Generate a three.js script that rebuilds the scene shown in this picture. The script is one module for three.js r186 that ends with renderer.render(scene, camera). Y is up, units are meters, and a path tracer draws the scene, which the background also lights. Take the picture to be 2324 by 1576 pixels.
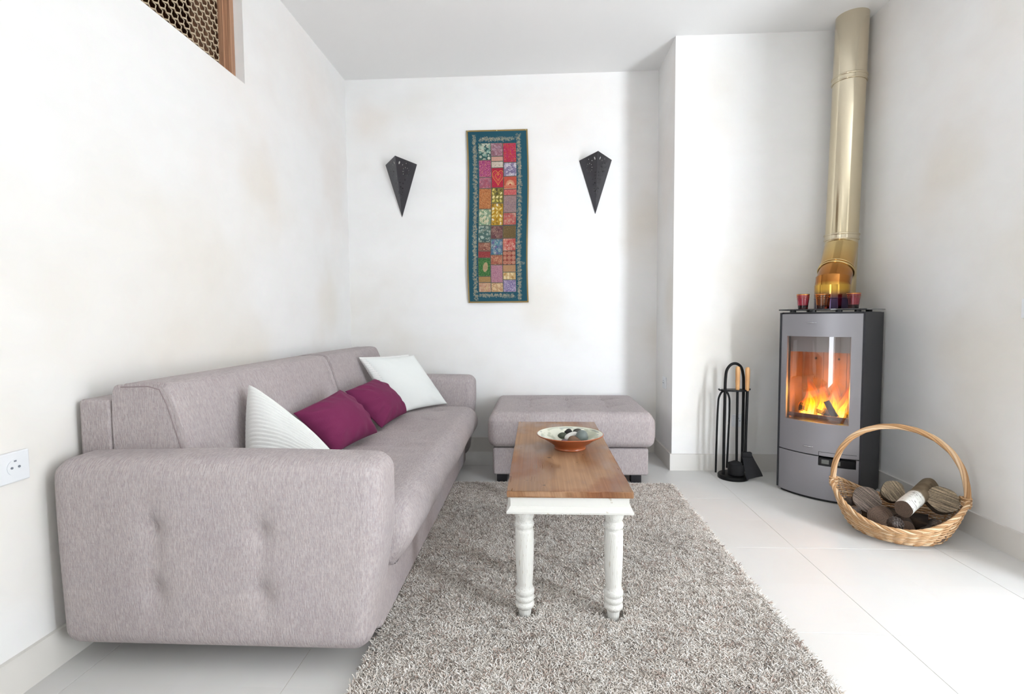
import * as THREE from 'three';
import { mergeGeometries, mergeVertices, toCreasedNormals } from 'three/addons/utils/BufferGeometryUtils.js';
import { RectAreaLightUniformsLib } from 'three/addons/lights/RectAreaLightUniformsLib.js';

// ------------------------------------------------------------------ camera, sky, lights, exposure
const scene = new THREE.Scene();
const camera = new THREE.PerspectiveCamera(2 * Math.atan(788 / 1150) * 180 / Math.PI, 2324 / 1576, 0.05, 60);
camera.position.set(0, 1, 0);
camera.rotation.order = 'YXZ';
camera.rotation.set(-0.0564, 0.0489, -0.0075);
scene.add(camera);
const renderer = new THREE.WebGLRenderer({ antialias: true });
renderer.toneMapping = THREE.LinearToneMapping;
renderer.toneMappingExposure = 0.66;
renderer.shadowMap.enabled = true;
renderer.shadowMap.type = THREE.PCFSoftShadowMap;
RectAreaLightUniformsLib.init();
scene.background = new THREE.Color().setRGB(1.0, 1.04, 1.1);       // bright overcast white outside the panes

const XL = -1.4, XR = 1.978, ZB = -3.763, ZC = -3.32, XC = 0.878, H = 2.757, ZR = 2.3, WT = 0.25, BH = 0.108;
const XE = 4.0, ZE = -1.65, ZK = 0.5;                                 // a bay opens to the right beyond the end of the right wall
const KEY = { x0: 2.62, x1: 3.50, y0: 0.0, y1: 2.35 };                // glazed door of the bay
const LEFT = { z0: 0.2, z1: 1.15, y0: 0.02, y1: 2.3 };                 // glazed door in the left wall behind the camera
function daylight(w, h, x, y, z, turn, color, power) {
  const l = new THREE.RectAreaLight(color, power, w, h);
  l.position.set(x, y, z); l.rotation.y = turn; l.castShadow = true; scene.add(l); return l;
}
const P_KEY = 46, P_LEFT = 12;
daylight(KEY.x1 - KEY.x0 - 0.14, KEY.y1 - 0.14, (KEY.x0 + KEY.x1) / 2, KEY.y1 / 2, ZK + 0.13, 0, new THREE.Color().setRGB(0.87, 0.95, 1.05), P_KEY);
daylight(LEFT.z1 - LEFT.z0 - 0.14, LEFT.y1 - LEFT.y0 - 0.14, XL - 0.13, (LEFT.y0 + LEFT.y1) / 2, (LEFT.z0 + LEFT.z1) / 2, -Math.PI / 2, new THREE.Color().setRGB(0.92, 0.975, 1.05), P_LEFT);

const sun = new THREE.DirectionalLight(new THREE.Color().setRGB(1.0, 0.98, 0.95), 260);    // high sun, falls on the floor inside the bay
sun.position.set(3.06 + 1.5, 6.2, 0.5 + 5.0); sun.target.position.set(3.06, 0, 0.5); sun.castShadow = true;
sun.shadow.mapSize.set(2048, 2048); Object.assign(sun.shadow.camera, { left: -6, right: 6, top: 6, bottom: -6, near: 0.5, far: 20 });
scene.add(sun, sun.target);

// ------------------------------------------------------------------ helpers
function rng(seed) { let a = seed >>> 0; return () => { a = (a + 0x6D2B79F5) | 0; let t = Math.imul(a ^ (a >>> 15), 1 | a); t = (t + Math.imul(t ^ (t >>> 7), 61 | t)) ^ t; return ((t ^ (t >>> 14)) >>> 0) / 4294967296; }; }
const clamp = (x, a = 0, b = 1) => Math.min(b, Math.max(a, x));
const lerp = (a, b, t) => a + (b - a) * t;
const smooth = (a, b, x) => { const t = clamp((x - a) / (b - a)); return t * t * (3 - 2 * t); };
const V = (x, y, z) => new THREE.Vector3(x, y, z);
function tileNoise(seed, nx, ny) {                                    // value noise that repeats after nx by ny cells
  const r = rng(seed), g = new Float32Array(nx * ny).map(() => r());
  return (u, v) => {
    const x = ((u % 1) + 1) % 1 * nx, y = ((v % 1) + 1) % 1 * ny, i = Math.floor(x), j = Math.floor(y);
    let fx = x - i, fy = y - j; fx = fx * fx * (3 - 2 * fx); fy = fy * fy * (3 - 2 * fy);
    const a = g[(j % ny) * nx + i % nx], b = g[(j % ny) * nx + (i + 1) % nx], c = g[((j + 1) % ny) * nx + i % nx], d = g[((j + 1) % ny) * nx + (i + 1) % nx];
    return (a + (b - a) * fx) + ((c + (d - c) * fx) - (a + (b - a) * fx)) * fy;
  };
}
function fbm(seed, nx, ny, oct) {
  const ns = []; for (let k = 0; k < oct; k++) ns.push(tileNoise(seed + k * 17, nx << k, ny << k));
  return (u, v) => { let s = 0, a = 0.5, t = 0; for (const n of ns) { s += a * n(u, v); t += a; a *= 0.5; } return s / t; };
}
function tex(w, h, f, srgb = true) {                                   // f(u, v) -> [r, g, b] in 0..1 (sRGB when a colour)
  const d = new Uint8Array(w * h * 4);
  for (let j = 0; j < h; j++) for (let i = 0; i < w; i++) {
    const c = f(i / w, j / h), o = (j * w + i) * 4;
    if (typeof c === 'number') { d[o] = d[o + 1] = d[o + 2] = clamp(c) * 255; } else { d[o] = clamp(c[0]) * 255; d[o + 1] = clamp(c[1]) * 255; d[o + 2] = clamp(c[2]) * 255; }
    d[o + 3] = 255;
  }
  const t = new THREE.DataTexture(d, w, h, THREE.RGBAFormat);
  t.wrapS = t.wrapT = THREE.RepeatWrapping; t.magFilter = THREE.LinearFilter; t.minFilter = THREE.LinearMipmapLinearFilter; t.generateMipmaps = true;
  if (srgb) t.colorSpace = THREE.SRGBColorSpace;
  t.needsUpdate = true; return t;
}
const rep = (t, x, y) => { const c = t.clone(); c.repeat.set(x, y); c.needsUpdate = true; return c; };
const std = (o) => new THREE.MeshStandardMaterial(o);
const phys = (o) => new THREE.MeshPhysicalMaterial(o);
const used = {};
function numbered(n) { const k = used[n] = (used[n] ?? -1) + 1; return k ? `${n}_${String(k).padStart(3, '0')}` : n; }
function shade(o) { o.traverse(c => { if (c.isMesh) { c.castShadow = true; c.receiveShadow = true; } }); return o; }
function thing(name, label, category, pos = [0, 0, 0], turn = 0, group) {
  const o = new THREE.Group(); o.name = numbered(name); o.position.set(...pos); o.rotation.y = turn;
  o.userData = { label, category }; if (group) o.userData.group = group; scene.add(o); return o;
}
function part(name, geo, mat, parent, label) {
  const m = new THREE.Mesh(geo, mat); m.name = name; if (label) m.userData.label = label;
  m.castShadow = m.receiveShadow = true; if (parent) parent.add(m); return m;
}
function solo(name, label, category, geo, mat, pos, group) {
  const m = part(numbered(name), geo, mat, scene); m.userData = { label, category }; if (group) m.userData.group = group;
  if (pos) m.position.set(...pos); return m;
}
function structure(name, label, geo, mat) {
  const m = geo ? part(name, geo, mat, scene) : new THREE.Group(); m.name = name; scene.add(m);
  m.userData = { kind: 'structure', label, category: name.split('_')[0] }; return m;
}
function boxUV(g, sx = 1, sy = 1) {                                   // uv in metres from the face's own direction
  g = g.index ? g.toNonIndexed() : g;
  const p = g.attributes.position, uv = new Float32Array(p.count * 2), a = V(), b = V(), c = V();
  for (let i = 0; i < p.count; i += 3) {
    a.fromBufferAttribute(p, i); b.fromBufferAttribute(p, i + 1); c.fromBufferAttribute(p, i + 2);
    const n = b.clone().sub(a).cross(c.clone().sub(a)), x = Math.abs(n.x), y = Math.abs(n.y), z = Math.abs(n.z);
    [a, b, c].forEach((q, k) => { const o = (i + k) * 2; if (x >= y && x >= z) { uv[o] = q.z * sx; uv[o + 1] = q.y * sy; } else if (y >= z) { uv[o] = q.x * sx; uv[o + 1] = q.z * sy; } else { uv[o] = q.x * sx; uv[o + 1] = q.y * sy; } });
  }
  g.setAttribute('uv', new THREE.BufferAttribute(uv, 2)); return g;
}
function join(list) {
  const gs = list.map(g => { const q = (g.index ? g.toNonIndexed() : g.clone()); for (const k of Object.keys(q.attributes)) if (!['position', 'normal', 'uv', 'color'].includes(k)) q.deleteAttribute(k); return q; });
  const keys = ['position', 'normal', 'uv', 'color'].filter(k => gs.every(g => g.attributes[k]));
  gs.forEach(g => { for (const k of Object.keys(g.attributes)) if (!keys.includes(k)) g.deleteAttribute(k); });
  return mergeGeometries(gs);
}
function bx(x0, x1, y0, y1, z0, z1) { const g = new THREE.BoxGeometry(x1 - x0, y1 - y0, z1 - z0); g.translate((x0 + x1) / 2, (y0 + y1) / 2, (z0 + z1) / 2); return boxUV(g); }
function smoothGeo(g, angle) {                                        // welded, smooth normals
  const q = g.clone(); q.deleteAttribute('uv'); q.deleteAttribute('normal');
  const m = mergeVertices(q, 1e-5); m.computeVertexNormals(); return angle ? toCreasedNormals(m, angle) : m;
}
function axisSamples(half, r, n, k) {                                 // k samples in each rounded end, n across the middle
  const s = []; for (let i = 0; i < k; i++) s.push(-half + r * (1 - Math.tan((1 - i / k) * Math.PI / 4)));
  for (let i = 0; i <= n; i++) s.push(-half + r + (2 * half - 2 * r) * i / n);
  for (let i = k - 1; i >= 0; i--) s.push(half - r * (1 - Math.tan((1 - i / k) * Math.PI / 4)));
  return s;
}
function softBox(w, h, d, r, [nx, ny, nz] = [8, 8, 8], warp = null, k = 4) {  // rounded block; warp(p, n) moves each vertex
  const hx = w / 2, hy = h / 2, hz = d / 2, X = axisSamples(hx, r, nx, k), Y = axisSamples(hy, r, ny, k), Z = axisSamples(hz, r, nz, k);
  const pos = [], idx = [];
  const face = (A, B, f) => { const o = pos.length / 3; for (const b of B) for (const a of A) pos.push(...f(a, b)); for (let j = 0; j < B.length - 1; j++) for (let i = 0; i < A.length - 1; i++) { const q = o + j * A.length + i; idx.push(q, q + 1, q + A.length, q + 1, q + A.length + 1, q + A.length); } };
  face(X, Y, (a, b) => [a, b, hz]); face(X.slice().reverse(), Y, (a, b) => [a, b, -hz]);
  face(Z.slice().reverse(), Y, (a, b) => [hx, b, a]); face(Z, Y, (a, b) => [-hx, b, a]);
  face(X, Z.slice().reverse(), (a, b) => [a, hy, b]); face(X, Z, (a, b) => [a, -hy, b]);
  const p = V(), q = V();
  for (let i = 0; i < pos.length; i += 3) {
    p.set(pos[i], pos[i + 1], pos[i + 2]); q.set(clamp(p.x, -hx + r, hx - r), clamp(p.y, -hy + r, hy - r), clamp(p.z, -hz + r, hz - r));
    const n = p.clone().sub(q).normalize(); p.copy(q).addScaledVector(n, r);
    if (warp) warp(p, n);
    pos[i] = p.x; pos[i + 1] = p.y; pos[i + 2] = p.z;
  }
  const g = new THREE.BufferGeometry(); g.setAttribute('position', new THREE.Float32BufferAttribute(pos, 3)); g.setIndex(idx);
  const m = mergeVertices(g, 1e-5); m.computeVertexNormals(); return boxUV(m);
}
function sweep(pts, rad, seg = 8, closed = false, color = null) {      // a tube along points; rad is a number or f(t)
  const n = pts.length, pos = [], nor = [], uv = [], col = [], idx = [];
  let up = null;
  for (let i = 0; i < n; i++) {
    const a = pts[closed ? (i - 1 + n) % n : Math.max(0, i - 1)], b = pts[closed ? (i + 1) % n : Math.min(n - 1, i + 1)];
    const t = b.clone().sub(a).normalize();
    if (!up) up = Math.abs(t.y) < 0.9 ? V(0, 1, 0) : V(1, 0, 0);
    up = up.clone().addScaledVector(t, -up.dot(t)).normalize(); const s = t.clone().cross(up), f = i / (n - 1), r = typeof rad === 'function' ? rad(f) : rad;
    for (let j = 0; j <= seg; j++) { const A = j / seg * Math.PI * 2, d = up.clone().multiplyScalar(Math.cos(A)).addScaledVector(s, Math.sin(A)); pos.push(pts[i].x + d.x * r, pts[i].y + d.y * r, pts[i].z + d.z * r); nor.push(d.x, d.y, d.z); uv.push(j / seg, f); if (color) col.push(...color(f)); }
  }
  const W = seg + 1, m = closed ? n : n - 1;
  for (let i = 0; i < m; i++) for (let j = 0; j < seg; j++) { const a = i * W + j, b = ((i + 1) % n) * W + j; idx.push(a, a + 1, b, a + 1, b + 1, b); }
  if (!closed) for (const e of [0, n - 1]) { const c = pos.length / 3; pos.push(pts[e].x, pts[e].y, pts[e].z); const t = pts[e].clone().sub(pts[e ? e - 1 : 1]).normalize(); nor.push(t.x, t.y, t.z); uv.push(0.5, e ? 1 : 0); if (color) col.push(...color(e ? 1 : 0)); for (let j = 0; j < seg; j++) e ? idx.push(c, e * W + j, e * W + j + 1) : idx.push(c, j + 1, j); }
  const g = new THREE.BufferGeometry(); g.setAttribute('position', new THREE.Float32BufferAttribute(pos, 3)); g.setAttribute('normal', new THREE.Float32BufferAttribute(nor, 3)); g.setAttribute('uv', new THREE.Float32BufferAttribute(uv, 2));
  if (color) g.setAttribute('color', new THREE.Float32BufferAttribute(col, 3)); g.setIndex(idx); return g;
}
const curve = (list, n, closed = false) => new THREE.CatmullRomCurve3(list.map(p => V(...p)), closed).getPoints(n);
const lathe = (pts, seg = 40) => new THREE.LatheGeometry(pts.map(p => new THREE.Vector2(p[0], p[1])), seg);

// ------------------------------------------------------------------ materials
const nBig = fbm(11, 3, 3, 5), nMid = fbm(29, 8, 8, 4), nFine = fbm(41, 48, 48, 3), nTrowel = fbm(57, 4, 26, 4);
const plasterMap = tex(1024, 1024, (u, v) => {                        // lime plaster with beige and rosy cloudy patches, 3.4 m a side
  const b = smooth(0.50, 0.70, nBig(u, v)), r = smooth(0.55, 0.78, nBig(u + 0.37, v + 0.61)), t = nTrowel(u, v) - 0.5, f = nFine(u, v) - 0.5, m = nMid(u, v) - 0.5;
  const k = b * (0.75 + 1.2 * m);
  return [0.964 - 0.030 * k - 0.012 * r + 0.018 * t + 0.010 * f, 0.959 - 0.044 * k - 0.032 * r + 0.018 * t + 0.010 * f, 0.949 - 0.068 * k - 0.045 * r + 0.018 * t + 0.010 * f];
});
const plasterBump = tex(1024, 1024, (u, v) => 0.5 + 0.6 * (nTrowel(u, v) - 0.5) + 0.3 * (nFine(u, v) - 0.5), false);
const PR = 1 / 3.4;
const M = {};
M.plaster = std({ map: rep(plasterMap, PR, PR), bumpMap: rep(plasterBump, PR, PR), bumpScale: 0.004, roughness: 0.75 });
M.ceiling = std({ color: '#fbfaf8', roughness: 0.9 });
M.skirting = std({ color: '#e3dfd8', roughness: 0.45 });
const nTile = fbm(71, 5, 5, 5);
const tileTex = [0, 1, 2].map(k => tex(256, 256, (u, v) => { const n = nTile(u * 0.5 + k * 0.31, v * 0.5 + k * 0.17) - 0.5; return [0.860 + 0.03 * n, 0.853 + 0.03 * n, 0.838 + 0.035 * n]; }));
M.tiles = tileTex.map(t => phys({ map: rep(t, 1.6, 1.6), roughness: 0.5, specularIntensity: 0.5 }));
M.grout = std({ color: '#cfcac1', roughness: 0.9 });
// linen: short vertical slubs of mauve, grey and cream yarn
const nSlub = tileNoise(81, 250, 44), nSlub2 = tileNoise(83, 330, 120), nWeft = tileNoise(85, 40, 300), nCloud = fbm(87, 4, 4, 3);
const slub = (u, v) => 0.55 * nSlub(u, v) + 0.35 * nSlub2(u, v) + 0.10 * nWeft(u, v);
const linenMap = tex(1024, 1024, (u, v) => { const s = slub(u, v) - 0.5, c = nCloud(u, v) - 0.5, q = nSlub2(u + 0.3, v + 0.2) - 0.5; return [0.676 + 0.15 * s + 0.03 * c, 0.638 + 0.16 * s + 0.03 * c + 0.02 * q, 0.634 + 0.155 * s + 0.02 * c + 0.03 * q]; });
const linenBump = tex(1024, 1024, (u, v) => slub(u, v), false);
M.linen = phys({ map: rep(linenMap, 2, 2), bumpMap: rep(linenBump, 2, 2), bumpScale: 0.0012, roughness: 0.95, sheen: 0.25, sheenRoughness: 0.6, sheenColor: new THREE.Color(0.8, 0.76, 0.76) });
M.blackFoot = std({ color: '#17161a', roughness: 0.5 });
const nCot = tileNoise(91, 200, 200);
const cottonBump = tex(512, 512, (u, v) => nCot(u, v), false);
M.plum = phys({ color: '#6c1b47', bumpMap: rep(cottonBump, 4, 4), bumpScale: 0.0006, roughness: 0.9, sheen: 0.15, sheenRoughness: 0.5, sheenColor: new THREE.Color(0.5, 0.12, 0.3) });
M.cord = phys({ color: '#eeeeea', bumpMap: rep(cottonBump, 5, 5), bumpScale: 0.0008, roughness: 0.95, sheen: 0.3, sheenColor: new THREE.Color(1, 1, 1) });
M.brightCloth = phys({ color: '#e9ece8', bumpMap: rep(cottonBump, 5, 5), bumpScale: 0.0005, roughness: 0.92 });
// table top: long brown grain with knots, stains and worn patches
const nGrain = tileNoise(101, 90, 3), nGrain2 = tileNoise(103, 260, 8), nWear = fbm(105, 4, 6, 4), nStain = fbm(107, 3, 5, 5);
const knots = [[0.50, 0.985, 0.020], [0.16, 0.10, 0.010], [0.30, 0.055, 0.014], [0.62, 0.30, 0.008], [0.85, 0.58, 0.007], [0.36, 0.36, 0.022], [0.70, 0.40, 0.012]];
const woodMap = tex(512, 1024, (u, v) => {
  let bend = 0; for (const [a, b, r] of knots) { const dx = u - a, dy = (v - b) * 2.7, q = Math.exp(-(dx * dx + dy * dy) / (r * r * 9)); bend += q * 0.02 * Math.sign(dx); }
  const g = nGrain(u + bend, v) * 0.55 + nGrain2(u + bend, v) * 0.45, w = smooth(0.45, 0.7, nWear(u, v)), s = smooth(0.52, 0.72, nStain(u + 0.2, v));
  let c = [0.525 + 0.13 * (g - 0.5), 0.378 + 0.125 * (g - 0.5), 0.252 + 0.11 * (g - 0.5)];
  c = [c[0] + 0.09 * w - 0.07 * s, c[1] + 0.095 * w - 0.10 * s, c[2] + 0.10 * w - 0.10 * s];
  for (const [a, b, r] of knots) { const dx = u - a, dy = (v - b) * 2.7, q = smooth(1.3, 0.5, Math.sqrt(dx * dx + dy * dy) / r) * (0.6 + 0.6 * nGrain2(u * 3, v * 9)); c = c.map((x, i) => lerp(x, [0.27, 0.19, 0.13][i], clamp(q) * 0.75)); }
  return c;
});
const woodRough = tex(256, 512, (u, v) => 0.26 + 0.12 * nGrain2(u, v) + 0.25 * smooth(0.4, 0.7, nWear(u, v)), false);
const woodBump = tex(512, 1024, (u, v) => nGrain(u, v) * 0.5 + nGrain2(u, v) * 0.5, false);
M.oak = phys({ map: woodMap, roughnessMap: woodRough, roughness: 1, bumpMap: woodBump, bumpScale: 0.00018 });
const nChip = fbm(111, 20, 20, 4), nChip2 = fbm(113, 6, 6, 3);
const paintMap = tex(512, 512, (u, v) => { const k = smooth(0.74, 0.80, nChip(u, v)) * 0.6, b = nChip2(u, v) - 0.5; return [lerp(0.835 + 0.02 * b, 0.66, k), lerp(0.828 + 0.02 * b, 0.61, k), lerp(0.80 + 0.03 * b, 0.53, k)]; });
M.paint = std({ map: rep(paintMap, 3, 3), roughness: 0.55, bumpMap: rep(tex(256, 256, (u, v) => nChip(u, v), false), 3, 3), bumpScale: 0.0008 });
M.iron = std({ color: '#131314', roughness: 0.42, metalness: 0.6 });
M.ironRough = std({ color: '#17171a', roughness: 0.7, metalness: 0.3 });
M.stoveGrey = phys({ color: '#949296', roughness: 0.42, metalness: 0.4, clearcoat: 0.15, clearcoatRoughness: 0.4 });
M.stoveDark = std({ color: '#2d2d31', roughness: 0.5, metalness: 0.4 });
M.stoveBlack = std({ color: '#111114', roughness: 0.35, metalness: 0.3 });
M.chrome = std({ color: '#c9c9cc', roughness: 0.2, metalness: 1 });
M.tinted = std({ color: '#ffffff', roughness: 0.14, metalness: 1, vertexColors: true });
M.white = std({ color: '#eef0f2', roughness: 0.4 });
M.greyPlastic = std({ color: '#7d828c', roughness: 0.5 });
M.glass = phys({ color: '#ffffff', roughness: 0, transmission: 1, thickness: 0, ior: 1.5 });
M.doorFrame = std({ color: '#f1f1ef', roughness: 0.4 });

// ------------------------------------------------------------------ room shell
{
  const g0 = structure('floor', 'pale off-white square porcelain floor tiles');
  part('grout_bed', bx(XL - WT, XE + WT, -0.2, -0.0014, ZB - WT, ZR + WT), M.grout, g0);
  const T = 0.6, gap = 0.0016, tg = [];
  const tileGeo = (w, d) => { const k = `${w.toFixed(3)}_${d.toFixed(3)}`; if (!tg[k]) { const q = softBox(w, 0.012, d, 0.0012, [1, 1, 1], null, 1); tg[k] = q; } return tg[k]; };
  const r = rng(5);
  const xs = [XL - 0.02], zs = [ZB - 0.02]; for (let x = 1.108 - 5 * T; x < XE; x += T) if (x > XL + 0.02) xs.push(x); xs.push(XE + 0.02);
  for (let z = ZB + 0.37; z < ZR; z += T) zs.push(z); zs.push(ZR + 0.02);
  for (let i = 0; i < xs.length - 1; i++) for (let j = 0; j < zs.length - 1; j++) {
    if (xs[i] > XR + WT && (zs[j + 1] < ZE - WT || zs[j] > ZK + WT)) continue;
    const m = part('tile', tileGeo(xs[i + 1] - xs[i] - gap, zs[j + 1] - zs[j] - gap), M.tiles[Math.floor(r() * 3)], g0);
    m.position.set((xs[i] + xs[i + 1]) / 2, -0.006, (zs[j] + zs[j + 1]) / 2);
  }
}
structure('ceiling', 'plain white ceiling', bx(XL - WT, XE + WT, H, H + 0.2, ZB - WT, ZR + WT), M.ceiling);
const GR = { z0: -2.447, z1: -1.25, y0: 2.139, y1: 2.62 };             // opening of the lattice window
structure('wall_left', 'off-white lime plaster wall behind the sofa', join([
  bx(XL - WT, XL, 0, GR.y0, ZB - WT, LEFT.z0), bx(XL - WT, XL, GR.y1, H, ZB - WT, LEFT.z0),
  bx(XL - WT, XL, GR.y0, GR.y1, ZB - WT, GR.z0), bx(XL - WT, XL, GR.y0, GR.y1, GR.z1, LEFT.z0), bx(XL - WT, XL, LEFT.y1, H, LEFT.z0, LEFT.z1), bx(XL - WT, XL, 0, LEFT.y0, LEFT.z0, LEFT.z1), bx(XL - WT, XL, 0, H, LEFT.z1, ZR + WT)]), M.plaster);
structure('wall_back', 'off-white lime plaster wall with the hanging and two sconces', bx(XL, XR + WT, 0, H, ZB - WT, ZB), M.plaster);
structure('wall_stove', 'projecting plaster chimney breast behind the stove', bx(XC, XR, 0, H, ZB, ZC), M.plaster);
structure('wall_right', 'off-white lime plaster wall beside the stove', join([bx(XR, XR + WT, 0, H, ZB, ZE), bx(XR, XR + WT, 0, H, ZK, ZR + WT)]), M.plaster);
structure('wall_side', 'plaster wall at the end of the bay', bx(XR + WT, XE, 0, H, ZE - WT, ZE), M.plaster);
structure('wall_east', 'outer plaster wall of the bay', bx(XE, XE + WT, 0, H, ZE - WT, ZK + WT), M.plaster);
structure('wall_bay', 'plaster wall of the bay with the glazed door', join([
  bx(XR + WT, KEY.x0, 0, H, ZK, ZK + WT), bx(KEY.x0, KEY.x1, KEY.y1, H, ZK, ZK + WT), bx(KEY.x1, XE, 0, H, ZK, ZK + WT)]), M.plaster);
structure('wall_rear', 'plain plaster wall behind the camera', bx(XL, XR, 0, H, ZR, ZR + WT), M.plaster);
const SK = 0.014;
structure('baseboard_left', 'stone skirting along the sofa wall', bx(XL, XL + SK, 0, BH, ZB, ZR), M.skirting);
structure('baseboard_back', 'stone skirting under the wall hanging', bx(XL + SK, XC - SK, 0, BH, ZB, ZB + SK), M.skirting);
structure('baseboard_alcove', 'stone skirting on the side of the chimney breast', bx(XC - SK, XC, 0, BH, ZB, ZC + SK), M.skirting);
structure('baseboard_stove', 'stone skirting behind the stove', bx(XC, XR - SK, 0, BH, ZC, ZC + SK), M.skirting);
structure('baseboard_right', 'stone skirting along the right wall', bx(XR - SK, XR, 0, BH, ZC, ZE), M.skirting);
{ // glazed doors, outside the frame
  const d = structure('door_1', 'white framed two-leaf glazed terrace door'), zd = ZK + 0.16, km = (KEY.x0 + KEY.x1) / 2;
  part('frame', join([bx(KEY.x0, KEY.x0 + 0.06, 0, KEY.y1, zd, zd + 0.06), bx(KEY.x1 - 0.06, KEY.x1, 0, KEY.y1, zd, zd + 0.06), bx(km - 0.05, km + 0.05, 0, KEY.y1, zd, zd + 0.06), bx(KEY.x0, KEY.x1, 0, 0.08, zd, zd + 0.06), bx(KEY.x0, KEY.x1, KEY.y1 - 0.06, KEY.y1, zd, zd + 0.06)]), M.doorFrame, d);
  for (const [a, b] of [[KEY.x0 + 0.06, km - 0.05], [km + 0.05, KEY.x1 - 0.06]]) part('pane', bx(a, b, 0.08, KEY.y1 - 0.06, zd + 0.025, zd + 0.031), M.glass, d);
  const v = structure('door_2', 'white framed glazed garden door behind the sofa end'), xv = XL - 0.22;
  part('frame', join([bx(xv, xv + 0.06, LEFT.y0, LEFT.y1, LEFT.z0, LEFT.z0 + 0.06), bx(xv, xv + 0.06, LEFT.y0, LEFT.y1, LEFT.z1 - 0.06, LEFT.z1), bx(xv, xv + 0.06, LEFT.y0, LEFT.y0 + 0.06, LEFT.z0, LEFT.z1), bx(xv, xv + 0.06, LEFT.y1 - 0.06, LEFT.y1, LEFT.z0, LEFT.z1)]), M.doorFrame, v);
  part('pane', bx(xv + 0.025, xv + 0.031, LEFT.y0 + 0.06, LEFT.y1 - 0.06, LEFT.z0 + 0.06, LEFT.z1 - 0.06), M.glass, v);
}

// ------------------------------------------------------------------ lattice window in the left wall
{
  const { z0, z1, y0, y1 } = GR, x = XL - 0.043;
  const w = structure('window_1', 'high wooden lattice window set in the left wall');
  const nW = tileNoise(121, 70, 4), woodM = std({ map: rep(tex(256, 256, (u, v) => { const g = nW(u, v) - 0.5; return [0.66 + 0.22 * g, 0.50 + 0.2 * g, 0.39 + 0.16 * g]; }), 5, 2), roughness: 0.6 });
  const f = 0.032;
  const fr = (a, b, c, d, r) => { const g = softBox(0.05, b - a, d - c, 0.004, [1, 1, 1], null, 2); g.translate(x - 0.025, (a + b) / 2, (c + d) / 2); return boxUV(g); };
  part('frame_stile', fr(y0, y1, z0, z0 + f), woodM, w); part('frame_stile', fr(y0, y1, z1 - f, z1), woodM, w);
  part('frame_rail', fr(y0, y0 + 0.014, z0 + f, z1 - f), woodM, w); part('frame_rail', fr(y1 - f, y1, z0 + f, z1 - f), woodM, w);
  part('inner_bead', bx(x - 0.052, x - 0.03, y0 + 0.014, y1 - f, z0 + f, z0 + f + 0.014), woodM, w);
  for (const [a, b] of [[z0, z0 + 0.012], [z1 - 0.012, z1]]) part('lining_board', bx(XL - WT, x - 0.05, y0, y1, a, b), woodM, w);
  for (const [a, b] of [[y0, y0 + 0.010], [y1 - 0.010, y1]]) part('lining_board', bx(XL - WT, x - 0.05, a, b, z0 + 0.012, z1 - 0.012), woodM, w);
  const lx0 = XL - WT - 1.1, lx1 = XL - WT, ly0 = y0 - 0.35, ly1 = H, lz0 = z0 - 0.4, lz1 = z1 + 0.4;   // closed loft closet behind the lattice
  structure('wall_loft', 'wood-boarded closet behind the lattice window', join([bx(lx0 - 0.03, lx0, ly0, ly1, lz0, lz1), bx(lx0, lx1, ly0 - 0.03, ly0, lz0, lz1), bx(lx0, lx1, ly1, ly1 + 0.03, lz0, lz1), bx(lx0, lx1, ly0, ly1, lz0 - 0.03, lz0), bx(lx0, lx1, ly0, ly1, lz1, lz1 + 0.03)]), woodM);
  const lat = std({ color: '#c9b89d', roughness: 0.65, metalness: 0.1 });
  const cz = 0.036, cy = 0.034, lx = x - 0.055, za = z0 + f + 0.005, zb = z1 - f; let row = 0;
  const bars = [];
  for (let y = y0 + 0.016; y < y1 - f; y += cy, row++) {
    const pts = []; for (let i = 0, z = za; z <= zb; i++, z += cz / 2) pts.push(V(lx + ((i + row) % 2 ? 0.004 : -0.004), y + ((i + row) % 2 ? 0.0022 : -0.0022), z));
    part('lattice_rail', sweep(pts, 0.0043, 6), lat, w);
    for (let i = 0, z = za; z <= zb; i++, z += cz / 2) if ((i + row) % 2) { bars.push(sweep([V(lx + 0.004, y + 0.002, z), V(lx + 0.008, y + cy / 2, z), V(lx - 0.004, y + cy - 0.002, z)], 0.0024, 5)); }
  }
  const bm = part('lattice_bars', join(bars), lat, w); bm.userData.kind = 'stuff';
}

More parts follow.
